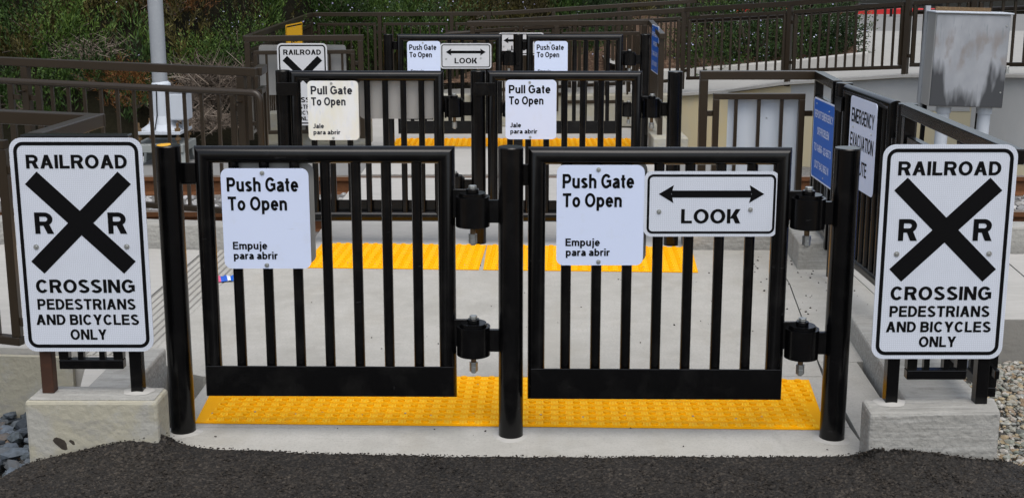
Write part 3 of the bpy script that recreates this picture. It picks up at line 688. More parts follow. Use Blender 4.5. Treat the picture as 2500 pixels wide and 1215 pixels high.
# ribbed strip, left corridor, right corridor
mb = MB(); mb.prism([(-1.604, 5.1), (-1.552, 7.1), (-1.86, 7.1), (-1.90, 5.1)], -.3, -.003)
a0, b0 = Vector((-1.622, 5.1)), Vector((-1.568, 7.1)); a1, b1 = Vector((-1.875, 5.1)), Vector((-1.835, 7.1))
for k in range(8):
    q = k/7; a = a0.lerp(a1, q); b = b0.lerp(b1, q)
    mb.add([(a.x-.010, a.y, .001), (a.x+.010, a.y, .001), (b.x+.010, b.y, .001), (b.x-.010, b.y, .001), (a.x-.014, a.y, -.0035), (a.x+.014, a.y, -.0035), (b.x+.014, b.y, -.0035), (b.x-.014, b.y, -.0035)],
           [(0, 1, 2, 3), (4, 0, 3, 7), (1, 5, 6, 2), (0, 4, 5, 1), (3, 2, 6, 7)])
struct('ribbed_path_strip', mb, M['concrete'])
mb = MB()
for k in range(8):
    q = (k+.0)/7; a = a0.lerp(a1, q); b = b0.lerp(b1, q)
    for o_ in (.0185,): mb.add([(a.x-o_-.0045, a.y, -.0012), (a.x-o_+.0045, a.y, -.0012), (b.x-o_+.0045, b.y, -.0012), (b.x-o_-.0045, b.y, -.0012)], [(0, 1, 2, 3)])
struct('path_grooves', mb, M['dark_concrete'])
mb = MB(); mb.prism([(-1.905, 5.3), (-1.866, 7.1), (-9, 7.9), (-9, 5.9)], -.3, 0)
mb.prism([(1.905, 5.75), (1.905, 7.1), (2.9, 7.0), (2.75, 5.75)], -.3, 0); mb.prism([(2.91, 7.0), (2.76, 5.75), (9, 5.6), (9, 6.9)], -.3, 0)
struct('side_path', mb, M['smooth_concrete'])
# retaining faces below the corridors
mb = MB(); mb.prism([(-1.66, 5.16), (-1.905, 5.296), (-9, 5.89), (-9, 5.77), (-1.9, 5.18), (-1.64, 4.2), (-1.52, 4.2), (-1.52, 5.1)], -.9, -.004)
mb2 = MB(); mb2.prism([(-1.97, 5.145), (-9, 5.73), (-9, 5.76), (-1.97, 5.172)], -.9, -.03)
tag(mb.build('retaining_wall', M['smooth_concrete']), 'pale concrete retaining wall with cream painted face at the left path edge', 'wall')
w1 = bpy.data.objects['retaining_wall']; mb2.build('painted_face', M['cream_concrete'], w1)
mb = MB(); mb.prism([(1.95, 5.63), (9, 5.48), (9, 5.595), (2.76, 5.745), (1.95, 5.745)], -.9, .0)
tag(mb.build('retaining_wall', M['dark_concrete']), 'dark grey board marked retaining wall above the gravel on the right', 'wall')
mb = MB(); mb.box((1.9, 5.625, .002), (9, 5.742, .006)); mb.build('wall_cap', M['smooth_concrete'], bpy.data.objects['retaining_wall.001'])
# kerbs beside the corridors (along the track)
mb = MB()
mb.prism([(-1.30, 7.12), (-1.70, 7.12), (-9, 7.98), (-9, 8.13), (-1.70, 7.27), (-1.30, 7.27)], -.5, .145)
mb.prism([(1.05, 7.12), (1.9, 7.12), (9, 6.92), (9, 7.08), (1.9, 7.30), (1.05, 7.30)], -.5, .145)
mb.prism([(-1.47, 4.215), (-1.64, 4.215), (-1.64, 4.9), (-1.47, 4.9)], -.3, .1)
mb.prism([(1.45, 4.11), (1.75, 4.11), (1.80, 5.35), (1.56, 5.35)], -.3, .11)
mb.prism([(1.62, 6.62), (1.9, 6.62), (1.9, 7.118), (1.66, 7.118)], -.3, .16)
struct('kerb', mb, M['block_concrete'], bevel=.012)
# track zone: crossing panels, ballast
mb = MB()
mb.prism([(-1.25, 7.11), (1.0, 7.11), (1.3, 7.31), (1.35, 8.22), (-1.25, 8.22)], -.3, 0)
mb.prism([(-1.25, 8.39), (1.4, 8.39), (1.4, 9.63), (-1.25, 9.63)], -.3, 0); mb.prism([(-1.25, 9.80), (1.4, 9.80), (1.4, 11.05), (-1.25, 11.05)], -.3, 0)
struct('track_crossing', mb, M['smooth_concrete'])
mb = MB(); mb.prism([(-1.32, 11.055), (1.6, 11.055), (1.75, 12.6), (-.45, 13.0), (-.9, 15.9), (-2.9, 15.9), (-2.55, 12.0), (-2.0, 11.3), (-1.32, 11.3)], -.3, 0)
struct('landing', mb, M['smooth_concrete'])
def bz(x, y): return -.15+noise.noise(Vector((x*1.5, y*1.5, 0)))*.02
mb = MB(); vs = []; nx, ny = 90, 24
for j in range(ny+1):
    for i in range(nx+1):
        x = -12+24*i/nx; y = 7.1+(6.4 if x > 1.5 else 5.2)*j/ny; vs.append((x, y, bz(x, y)-(.1*max(0, (y-10.4)) if x > 1.2 else 0)))
mb.add(vs, [(j*(nx+1)+i, j*(nx+1)+i+1, (j+1)*(nx+1)+i+1, (j+1)*(nx+1)+i) for j in range(ny) for i in range(nx)])
struct('ballast_bed', mb, M['ballast'], smooth=True)
for sx in (-1, 1):
    mb = MB()
    mb.box((-1.27-2.0, 9.86, -.3), (-1.256, 10.9, -.03)) if sx < 0 else mb.box((1.406, 9.86, -.3), (2.4, 10.9, -.03))
    struct('asphalt_strip', mb, M['street'])

def rb():
    x = random.uniform(-4.6, -1.25) if random.random() < .62 else random.uniform(1.5, 5.2)
    y = random.uniform(7.4, 11.8) if x < 0 else random.uniform(7.3, 10.4)
    if 8.17 < y < 8.43 or 9.6 < y < 9.86: return None
    if x > -3.2 and x < 2.4 and 9.86 < y < 10.9: return None
    return (x, y, bz(x, y)+.012)
stones('track_ballast', 'grey crushed stone ballast between and beside the rails', 6500, rb, (.018, .045), M['stone_grey'], 'ballast')
gz = lambda x, y: -.155-.06*max(0, y-4.0)-.05*max(0, x-1.7)
mb = MB(); mb.add([(1.5, 2.2, -.10), (9, 2.2, -.3), (9, 5.63, -.45), (1.5, 5.63, -.27)], [(0, 1, 2, 3)]); struct('gravel_bed', mb, M['ballast'])
def rg():
    x = random.uniform(1.62, 2.9); y = random.uniform(3.5, 5.62)
    return (x, y, -.14-.05*max(0, y-3.5)-.03*(x-1.6)+random.uniform(-.012, .012)+.055)
stones('gravel', 'mixed tan and grey gravel beside the right concrete block', 9000, rg, (.008, .022), M['stone'], 'gravel')
def rl():
    x = random.uniform(-2.6, -1.69); y = random.uniform(3.7, 5.15)
    return (x, y, -.21+random.uniform(-.03, .02)-.10*max(0, -1.7-x)-.03*(y-3.7))
stones('blue_rocks', 'blue grey crushed rocks below the left concrete block', 900, rl, (.022, .052), M['stone_blue'], 'rocks')
mb = MB(); mb.add([(-1.6, 2.6, -.30), (-1.6, 5.2, -.33), (-9, 5.9, -.8), (-9, 2.6, -.7)], [(3, 2, 1, 0)]); struct('rock_bed', mb, M['ballast'])

# upper ramp and street on the right, wall in front of it
WT = [at(1628, 236, 13.25), at(1790, 226, 12.9), at(1932, 207, 12.3), at(2223, 189, 11.25), at(2374, 188, 10.78), at(2378, 188, 10.77), at(2560, 190, 10.3)]
tw = thing('ramp_wall', 'long cream and grey painted concrete wall holding up the ramp', 'wall', (WT[0].x, WT[0].y, -.9))
def wall_piece(name, ia, ib, zlo, m, out, full=False, zhi=None):
    mb = MB()
    for k in range(ia, ib):
        a, b = WT[k], WT[k+1]; n_ = Vector((-(b-a).y, (b-a).x, 0)).normalized()   # away from the viewer
        o = -n_*out
        vs = []
        for p in (a, b):
            top = p.z if zhi is None else zhi(p)
            for (q, z) in ((p+o, zlo(p)), (p+o, top), (p+n_*(.2 if full else -.0005), top), (p+n_*(.2 if full else -.0005), zlo(p))): vs.append(Vector((q.x, q.y, z))-tw.location)
        mb.add(vs, [(0, 1, 5, 4)[::-1], (1, 2, 6, 5)[::-1], (2, 3, 7, 6)[::-1], (0, 3, 2, 1)[::-1], (4, 5, 6, 7)[::-1]])
    return mb.build(name, m, tw)
wall_piece('wall_body', 0, 6, lambda p: -.9, M['cream_wall'], 0, True)
wall_piece('grey_paint_patch', 2, 4, lambda p: p.z-.31, M['grey_wall'], .004, zhi=lambda p: p.z-.004); wall_piece('grey_paint_patch', 5, 6, lambda p: p.z-.76, M['grey_wall'], .004, zhi=lambda p: p.z-.004)
mb = MB()
cp = MB()
for k in range(0, 6):
    a, b = WT[k]-tw.location, WT[k+1]-tw.location; cp.beam(a+Vector((0, .06, .012)), b+Vector((0, .06, .012)), .2, .028)
cp.build('wall_cap', M['smooth_concrete'], tw)
# ramp deck and street rising behind
mb = MB()
lq = [at(985, 275, 13.3), at(1628, 236, 13.26), at(1628, 196, 15.2), at(1000, 222, 15.5)]
mb = MB(); mb.add(lq, [(0, 1, 2, 3)]); struct('ramp_foot', mb, M['paving'])
back = [at(1628, 196, 15.2), at(1800, 182, 15.2), at(1950, 172, 15.0), at(2222, 158, 14.6), at(2374, 154, 14.5), at(2378, 154, 14.5), at(2560, 150, 14.4)]
for k in range(6):
    a, b, c, d = WT[k], WT[k+1], back[k+1], back[k]
    mb.add([a+Vector((0, .1, .02)), b+Vector((0, .1, .02)), c, d], [(0, 1, 2, 3)])
struct('ramp_deck', mb, M['paving'])
ZU = .60
mb = MB(); far = [(2.0, 19.5), (40, 19.5), (40, 15.0)]
mb.add([back[0], back[1], back[2], back[3], back[4], back[6], Vector((40, 14.4, .8)), Vector((40, 20.6, .62)), Vector((1.2, 20.6, .6)), Vector((1.2, 15.2, .5))], [(0, 1, 2, 3, 4, 5, 6, 7, 8, 9)])
struct('upper_pavement', mb, M['paving'])
mb = MB(); mb.add([(1.2, 20.6, .596), (40, 20.6, .616), (40, 27.2, .64), (1.2, 27.2, .62)], [(0, 1, 2, 3)]); struct('street', mb, M['street'])
mb = MB(); mb.box((3.6, 27.2, .4), (9.55, 27.5, .745)); struct('red_kerb', mb, M['red_paint'], bevel=.02)
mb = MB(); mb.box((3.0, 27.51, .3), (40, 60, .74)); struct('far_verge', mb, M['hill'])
# kerb at the back of the ramp, planter soil
KB = [at(1180, 215, 15.4), at(1690, 197, 15.3), at(1950, 176, 15.05), at(2122, 158, 14.75)]
mb = MB()
for k in range(3):
    a, b = KB[k], KB[k+1]; mb.beam(a+Vector((0, .08, .02)), b+Vector((0, .08, .02)), .18, .26)
struct('planter_kerb', mb, M['smooth_concrete'], bevel=.015)
mb = MB(); mb.add([KB[0]+Vector((-.6, .1, .05)), KB[1]+Vector((0, .1, .06)), KB[2]+Vector((0, .1, .06)), KB[3]+Vector((-.1, .1, .06)), Vector((KB[3].x+.4, 16.9, .72)), Vector((1.0, 19.5, 1.02)), Vector((0.2, 16.5, .55))], [(0, 1, 2, 3, 4, 5, 6)])
struct('planter_soil', mb, M['mulch'])
# low kerb wall behind the far gates
mb = MB(); mb.beam(at(1060, 268, 12.95), at(1650, 268, 12.75), .2, .34)
mb.beam(at(655, 312, 11.3), at(905, 312, 11.25), .22, .3)
mb.box((1.3, 10.95, -.1), (1.62, 11.4, .14)); mb.box((1.36, 11.41, -.1), (1.60, 12.65, .13))
struct('far_kerb', mb, M['cream_concrete'], bevel=.012)

# hillside
def hz(x, y):
    # foot line of the slope
    y0 = 11.6 if x < -3.6 else (11.6+4.4*min(1, (x+3.6)/.9) if x < -2.7 else 16.0)
    if x > 1.2: y0 = 16+ (x-1.2)*2.2
    s = .62
    r = min(6, s*max(0, y-y0))
    if x > 3: r *= max(0, 1-(x-3)/3)
    return -.16+(.25 if y > y0 else 0)*min(1, (y-y0)*2 if y > y0 else 0)+r+noise.noise(Vector((x*.7, y*.7, 3)))*.12*min(1, r*2)
mb = MB(); vs = []; nx, ny = 100, 60
for j in range(ny+1):
    for i in range(nx+1):
        x = -30+36*i/nx; y = 11.2+26*(j/ny)**1.3; vs.append((x, y, hz(x, y)-.02-(1.5 if x > 1.3 and y < 14.6 else 0)))
mb.add(vs, [(j*(nx+1)+i, j*(nx+1)+i+1, (j+1)*(nx+1)+i+1, (j+1)*(nx+1)+i) for j in range(ny) for i in range(nx)])
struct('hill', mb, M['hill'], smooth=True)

# ---------------------------------------------------------------- vegetation
def sprig(mb, p, d, L, n, ll, lw, fl=None, spread=.75):
    d = d.normalized(); a = d.orthogonal().normalized(); b = d.cross(a)
    for k in range(n):
        q = (k+.5)/n; an = k*2.4+random.random()*.8; o = a*math.cos(an)+b*math.sin(an)
        base = p+d*(L*q); tip = base+(o*spread+d*.8+Vector((0, 0, .12))).normalized()*ll*(1.1-.5*q)*random.uniform(.7, 1.2)
        s = (tip-base).cross(Vector((random.uniform(-1, 1), random.uniform(-1, 1), random.uniform(-.3, 1)))); 
        if s.length < 1e-6: continue
        s = s.normalized()*lw*.5
        mid = base.lerp(tip, .5)
        mb.add([base, mid+s, tip, mid-s], [(0, 1, 2, 3)])
    if fl is not None and random.random() < .1:
        for _ in range(2):
            c = p+d*(L*random.uniform(.5, 1))+a*random.uniform(-.02, .02)+b*random.uniform(-.02, .02); s = random.uniform(.007, .014)
            u = Vector((random.uniform(-1, 1), random.uniform(-1, 1), random.uniform(-1, 1))).normalized()*s; v = u.orthogonal().normalized()*s
            fl.add([c-u, c-v, c+u, c+v], [(0, 1, 2, 3)])
def shrub_mesh(n, rx, rz, ll=.045, lw=.013, L=.26, leaves=11, up=1.0, flowers=False, droop=0.):
    mb = MB(); fl = MB() if flowers else None; st = MB()
    for _ in range(n):
        th = random.random()*6.283; rr = math.sqrt(random.random()); ph = random.random()
        lump = 1+.28*math.sin(3*th+1)+.2*math.sin(5*th)
        e = Vector((rx*rr*math.cos(th)*lump, rx*.85*rr*math.sin(th)*lump, rz*ph*math.sqrt(max(0, 1-rr*rr*.8))))
        d = Vector((e.x*.6/rx+random.uniform(-.4, .4), e.y*.6/rx+random.uniform(-.4, .4), up*random.uniform(.4, 1.2)-droop))
        sprig(mb, e, d, L*random.uniform(.6, 1.3), leaves, ll, lw, fl)
        if random.random() < .12: st.tube([(0, 0, 0), e*.5+Vector((random.uniform(-.05, .05), 0, .05)), e], .006, 5)
    return mb, fl, st
def shrub(label, loc, parts, mleaf, cat='shrub', group=None, rz=0, sc=1.):
    t = thing('shrub', label, cat, loc, rz, group); t.scale = (sc, sc, sc)
    mb, fl, st = parts
    mb.build('foliage', mleaf, t); 
    if st.v: st.build('stems', M['bark'], t, smooth=True)
    if fl is not None and fl.v: tag(fl.build('flowers', M['flower'], t), kind='stuff')
    return t
# continuous green mat of the slope
LF = {'leaf': MB(), 'leaf_olive': MB(), 'leaf_dark': MB()}; FL = MB()
def mat_kind(x, y):
    v = noise.noise(Vector((x*.55, y*.55, 11)))+noise.noise(Vector((x*1.7, y*1.7, 5)))*.5
    if x < -2.8 and x > -7: v += .28*noise.noise(Vector((x*.9, 3.7, y*.4)))+.16
    return 'leaf_olive' if v > .22 else ('leaf_dark' if v < -.25 else 'leaf')
cnt = 0
while cnt < 21000:
    x = random.uniform(-9.5, 3.2); y = random.uniform(11.7, 17.5) if random.random() < .62 else random.uniform(15.5, 24)
    if hz(x, y) < .08: continue
    if x*1.0 < -(y*.47+.4) or x > y*.16: continue
    g = noise.noise(Vector((x*1.1, y*1.1, 21)))
    if -5.0 < x < -2.2 and y < 15.5 and g > .1 and random.random() < .6: continue
    if noise.noise(Vector((x*2.6, y*2.6, 33))) < -.1 and random.random() < .85: continue
    k = mat_kind(x, y); cnt += 1
    hgt = .08+.6*abs(noise.noise(Vector((x*2.1, y*2.1, 8))))
    p = Vector((x, y, hz(x, y)+random.random()*hgt))
    sprig(LF[k], p, Vector((random.uniform(-.6, .6), random.uniform(-.7, .3), random.uniform(.5, 1.3))), random.uniform(.18, .42), 11, .085, .017, FL if (k == 'leaf' and x > -3.4) or random.random() < .12 else None, .42)
ho = LF['leaf'].build('hillside_groundcover', M['leaf']); tag(ho, 'green rosemary ground cover matting the slope behind the railings', 'ground cover', kind='stuff')
LF['leaf_olive'].build('olive_foliage', M['leaf_olive'], ho); LF['leaf_dark'].build('dark_foliage', M['leaf_dark'], ho); FL.build('flowers', M['flower'], ho)

def brush(label, px, py, Y, n, R, H, m='twig', rz=0):
    c = at(px, py, Y); x, y = c.x, c.y
    t = thing('dry_brush', label, 'dead shrub', (x, y, max(hz(x, y)-.05, c.z)), rz)
    mb = MB()
    for _ in range(n):
        a = Vector((random.gauss(0, R*.4), random.gauss(0, R*.4), random.uniform(0, H*.5)))
        d = Vector((random.uniform(-1, 1), random.uniform(-1, .6), random.uniform(-.1, 1))).normalized(); L = random.uniform(.2, .55)*H*1.3
        p1 = a+d*L*.5+Vector((random.uniform(-.06, .06), random.uniform(-.06, .06), random.uniform(-.03, .05))); p2 = a+d*L+Vector((random.uniform(-.1, .1), random.uniform(-.1, .1), random.uniform(-.1, .06)))
        r = random.choice((.003, .003, .004, .004, .006, .009))
        mb.cyl(a, p1, r, 4, r*.8, cap=False); mb.cyl(p1, p2, r*.8, 4, r*.3, cap=False)
        if random.random() < .6:
            p3 = p1+Vector((random.uniform(-.2, .2), random.uniform(-.2, .2), random.uniform(-.1, .2))); mb.cyl(p1, p3, r*.5, 4, r*.2, cap=False)
    mb.build('twigs', M[m], t)
    return t
brush('tangle of bare grey twigs left of the tall grey pole', 325, 120, 13.6, 260, .45, .8)
brush('pale bare branches lying on the slope at the top left corner', 30, 20, 15, 130, .5, .5)
brush('brown dead twigs just right of the tall grey pole', 470, 100, 13.8, 230, .45, .75)
brush('heap of tan dry stalks at the slope foot beside the pole base', 520, 260, 12.1, 520, .42, .55)
brush('dry pale stalks spilling over the ballast behind the railing end', 500, 315, 11.6, 300, .35, .22)
brush('thin bare twigs low on the slope behind the left railing', 240, 250, 12.6, 130, .4, .4)
brush('grey twigs high on the slope above the railing corner', 560, 40, 15.6, 110, .45, .5)
def orange(label, px, py, Y, n, rx, rz_):
    c = at(px, py, Y); P = shrub_mesh(n, rx, rz_, .06, .006, .2, 12, .7)
    return shrub(label, (c.x, c.y, max(hz(c.x, c.y)-.02, c.z-.1)), P, M['leaf_orange'], 'dead shrub')
orange('rust orange dead shrub low behind the railing left of the pole base', 335, 285, 12.0, 170, .28, .36)
orange('small rust orange dead shrub under the left railing', 285, 315, 12.2, 90, .3, .2)
orange('reddish dead shrub on the slope just right of the grey pole', 440, 150, 13.3, 130, .28, .3)
orange('brown orange dead growth at the top between pole and twigs', 300, 60, 14.6, 120, .4, .35)
def green(label, px, py, Y, n, rx, rz_, m='leaf', fl=False, up=1.0, droop=0, ll=.05, lw=.015, leaves=12, zoff=0):
    c = at(px, py, Y); P = shrub_mesh(n, rx, rz_, ll, lw, .26, leaves, up, fl, droop)
    return shrub(label, (c.x, c.y, (max(hz(c.x, c.y)-.03, c.z-rz_*.5) if zoff == 0 else c.z)), P, M[m])
green('bright green upright rosemary behind the left railing post', 130, 200, 12.8, 260, .55, .5)
green('olive green rounded bush in the middle of the left slope', 205, 90, 14.3, 300, .65, .6, 'leaf_olive')
green('dark green bush at the far upper left of the slope', 60, 90, 14.6, 260, .6, .55, 'leaf_dark')
green('fresh green low shrub above the railing right of the pole', 500, 150, 13.0, 200, .4, .35)
green('green rosemary with pale violet flowers left of the railing corner', 590, 110, 14.2, 320, .6, .6, fl=True)
green('leafy shrub growing up behind the yellow sign railing', 850, 60, 17.2, 360, .8, .7, fl=True)
green('dark shrub behind the far railing above the left far gate', 1050, 90, 16.9, 360, .9, .6, 'leaf_dark', fl=True)
green('green shrub with pale flowers at the top centre of the slope', 1330, 20, 18.2, 330, .9, .6, fl=True)
green('low green weed at the foot of the slope behind the left railing', 60, 320, 12.0, 150, .4, .35)
green('yellow green tuft of grass behind the left railing middle', 215, 290, 12.2, 130, .3, .3, 'leaf')
for k, (px, py, n, rx, h, m_) in enumerate([(1735, 152, 560, .42, 1.15, 'leaf'), (1840, 142, 900, .6, 1.38, 'leaf_dark'), (1940, 138, 900, .55, 1.42, 'leaf_dark'), (2010, 132, 680, .30, 1.32, 'leaf_dark')]):
    c = at(px, py+18, 16.0 if k else 15.9)
    P = shrub_mesh(n, rx, h, .055, .017, .3, 12, .8, True, .35)
    shrub(['green shrub with violet flowers at the left end of the ramp planter', 'dark drooping shrub left of centre in the ramp planter', 'dark drooping shrub right of centre in the ramp planter', 'green shrub at the right end of the ramp planter'][k], (c.x, c.y-.12, c.z-.22), P, M[m_], group='shrubs in the ramp planter')

# ================================================================= ROW OF NEAR GATES
Y1 = 4.17; Y2 = 7.25; Y3 = 11.18
PW = [(at(410, 352, 4.21).x, 4.205), (at(1247, 356, 4.165).x, 4.165), (at(2070, 352, 4.14).x, 4.14)]
for (x, y), lb in zip(PW, ('near left black post with yellow chipped paint on its flat top', 'near middle black post standing between the two front gates', 'near right black post beside the blue emergency sign')):
    gate_post(lb, (x, y, 0))
cap = bpy.data.objects['gate_post']
mb = MB(); mb.add([(.040*math.cos(R_(a))*(.95 if a % 40 else .8), .040*math.sin(R_(a)), 1.0705) for a in range(95, 266, 10)]+[(.006, -.03, 1.0705), (.012, 0, 1.0705), (.002, .03, 1.0705)], [tuple(range(21))]); mb.build('yellow_paint_chip', M['yellow_sign'], cap)
gl = at(470, 600, Y1).x; gr_ = at(1113, 600, Y1).x
g1 = gate('near left black gate with only a white push sign', (at(470, 357, Y1).x, 4.19, 0), at(1110, 357, Y1).x-at(470, 357, Y1).x, rz=-.012)
g2 = gate('near right black gate carrying the arrowed look sign', (at(1289, 357, Y1).x, 4.16, 0), at(1931, 357, Y1).x-at(1289, 357, Y1).x, rz=-.012)
def put(fn, x0, y0, x1, y1, Y, *a, **k):
    """place a sign so that its lower edge centre sits at that spot of the plane Y"""
    c = at((x0+x1)/2, y1, Y); return c
YS = Y1-.042
def loc_of(xl, xr, ybot, Y): c = at((xl+xr)/2, ybot, Y); return (c.x, Y, c.z)
gate_sign('worn white push gate sign alone on the near left gate', loc_of(547, 763, 655, YS), 'Push Gate', 'Empuje')
gate_sign('clean white push gate sign next to the near look sign', loc_of(1357, 1570, 647, YS), 'Push Gate', 'Empuje')
look_sign('large nearest look sign with double arrow on the right gate', loc_of(1578, 1889, 577, YS))
blank_back('blank_sign', 'grey edged sign fixed to the back of the near left gate', (at(665, 640, Y1).x+.0, Y1+.04, .64), .3, .365)
blank_back('blank_sign', 'dark edged sign fixed to the back of the near right gate', (at(1476, 640, Y1).x, Y1+.035, .645), .3, .365)
# ---- row 2
PW2 = [(at(687, 168, Y2).x, 7.29), (at(1167, 168, Y2).x, 7.27), (at(1649, 168, 7.22).x, 7.22)]
for (x, y), lb in zip(PW2, ('middle row black post at the left beside the handrail loop', 'middle row black post between the two pull gates', 'middle row black post at the right near the pale panel')):
    gate_post(lb, (x, y, 0))
W2 = at(1083, 170, Y2).x-at(706, 170, Y2).x
g3 = gate('middle left black gate with the streaked pull sign', (at(706, 170, Y2).x, 7.27, 0), W2, True, rz=-.02)
g4 = gate('middle right black gate with the clean pull sign', (at(1190, 170, Y2).x, 7.25, 0), at(1568, 170, Y2).x-at(1190, 170, Y2).x, True, rz=-.02)
gate_sign('streaked and stained white pull gate sign', loc_of(754, 878, 342, 7.22), 'Pull Gate', 'Jale', 'dirty_sheet', 'faded_ink')
gate_sign('clean white pull gate sign on the middle right gate', loc_of(1234, 1358, 340, 7.2), 'Pull Gate', 'Jale')
blank_back('blank_sign', 'bare grey back of a wide sign on the middle left gate', (at(971, 290, Y2+.05).x, Y2+.05, at(971, 290, Y2+.05).z), .462, .238)
blank_back('blank_sign', 'grey sign back behind the streaked pull sign', (at(820, 342, Y2+.05).x, Y2+.055, at(820, 340, Y2+.05).z), .3, .36)
# ---- row 3
PW3 = [(at(947, 84, Y3).x, Y3), (at(1265, 84, Y3).x, Y3), (at(1575, 84, Y3).x, Y3)]
for (x, y), lb in zip(PW3, ('farthest left black post in front of the brown railing', 'farthest middle black post in front of the small look sign', 'farthest right black post beside the edge-on blue sign')):
    gate_post(lb, (x, y, 0))
g5 = gate('farthest left black gate with push and look signs', (at(968, 87, Y3).x, Y3, 0), at(1226, 87, Y3).x-at(968, 87, Y3).x)
g6 = gate('farthest right black gate with only a push sign', (at(1285, 87, Y3).x, Y3, 0), at(1521, 87, Y3).x-at(1285, 87, Y3).x)
gate_sign('far push gate sign left of the far look sign', loc_of(994, 1077, 196, Y3-.045), 'Push Gate', 'Empuje')
gate_sign('far push gate sign on the farthest right gate', loc_of(1303, 1387, 196, Y3-.045), 'Push Gate', 'Empuje')
look_sign('far look sign in full view on the farthest left gate', loc_of(1078, 1197, 168, Y3-.046), 'reflective_grey')
look_sign('look sign half hidden behind the farthest middle post', loc_of(1219, 1326, 135, 12.62), 'reflective_grey')

# ================================================================= CONCRETE BLOCKS AND FRONT RAILROAD SIGNS
def quad_at(z, *px): return [(p.x, p.y) for p in (atz(a, b, z) for a, b in px)]
LB = quad_at(.21, (58, 979), (383, 980), (411, 946), (104, 940)); RB = quad_at(.205, (2124, 1008), (2444, 1003), (2428, 968), (2103, 973))
def inset(q, k): cx = sum(p[0] for p in q)/4; cy = sum(p[1] for p in q)/4; return [(x+(cx-x)*k*.4, y+(cy-y)*k) for x, y in q]
mb = MB(); mb.prism(LB, -.4, .21)
o = mb.build('concrete_block', M['cream_concrete'], bevel=.012); tag(o, 'stained cream concrete block under the left railroad sign', 'concrete block')
mb = MB(); mb.prism(inset(LB, .14), .2105, .2125); mb.build('bare_top', M['block_concrete'], o)
for (x, z, r, c) in ((-1.575, .055, .02, 'crumb'), (-1.535, .06, .008, 'crumb')):
    q = MB(); q.add([(x+r*1.0*math.cos(R_(a))*(1+.2*math.sin(3*R_(a)))-.7*r*math.sin(R_(a)), LB[0][1]-.0015, z+r*1.2*math.sin(R_(a))) for a in range(0, 360, 30)], [tuple(range(12))]); q.build('dark_stain', M['crumb'], o)
mb = MB(); mb.prism(RB, -.4, .205)
o = mb.build('concrete_block', M['block_concrete'], bevel=.012); tag(o, 'grey concrete block under the right railroad sign', 'concrete block')
def sign_frame(label, x0, x1, Y, ztop, zfoot, inner, black):
    g = thing('sign_railing', label, 'railing', ((x0+x1)/2, Y, zfoot), 0, 'short railings carrying the railroad signs')
    c = (x0+x1)/2; h = ztop-zfoot; m1, m2 = black
    mb = MB(); mb.box((x0-c-.026, -.026, h-.052), (x1-c+.026, .026, h)); mb.build('top_rail', M['black'], g, bevel=.004)
    for x, mm in ((x0, m1), (x1, m2)):
        mb = MB(); mb.box((x-c-.021, -.021, 0), (x-c+.021, .021, h-.053)); mb.build('post', M[mm], g, bevel=.003)
    a, b = inner; zl = .088
    fr = MB(); fr.box((a-c, -.018, zl), (b-c, .018, zl+.034)); fr.box((a-c, -.018, h-.2), (b-c, .018, h-.165))
    for x in (a-c, b-c-.034): fr.box((x, -.018, zl+.0345), (x+.034, .018, h-.2005))
    for x, x2 in ((x0-c+.0215, a-c-.0005), (b-c+.0005, x1-c-.0215)):
        if x2 > x: fr.box((x, -.009, .24), (x2, .009, .275))
    fr.build('panel_frame', M['black'], g, bevel=.003)
    for k in range(1, 3):
        x = a+(b-a)*k/3-c; mb = MB(); mb.box((x-.01, -.01, zl+.0345), (x+.01, .01, h-.2005)); mb.build('baluster', M['black'], g)
    for x in (x0, x1):
        n = 16; mb = MB(); vs = [(x-c+.02*math.cos(6.283*k/n), .02*math.sin(6.283*k/n), .008) for k in range(n)]+[(x-c+.055*math.cos(6.283*k/n)*(1+.1*math.sin(k*2.)), .045*math.sin(6.283*k/n), .001) for k in range(n)]
        if (x == x1) == (label.startswith('short') and 'left' in label): mb.add(vs, [(k, n+k, n+(k+1) % n, (k+1) % n) for k in range(n)]+[tuple(range(n))[::-1]]); mb.build('grout_collar', M['smooth_concrete'], g, smooth=True)
    return g
sign_frame('short railing behind the left railroad sign on the stained block', -1.635, -1.322, 4.05, 1.130, .2128, (-1.59, -1.365), ('rusty', 'black'))
sign_frame('short black railing behind the right railroad sign on the grey block', 1.312, 1.622, 3.965, 1.100, .204, (1.36, 1.565), ('black', 'black'))
c = at(220, 857, 4.015); railroad_sign('left railroad crossing sign standing before the cream stained block', (c.x, 4.015, c.z), 0, .449, .75)
c = at(2285, 875, 3.93); railroad_sign('right railroad crossing sign next to the gravel bed', (c.x, 3.93, c.z), 0)
railroad_sign('distant railroad crossing sign behind the streaked pull sign', loc_of(684, 803, 306, 10.95), 0, .452, .745, 'reflective_grey')

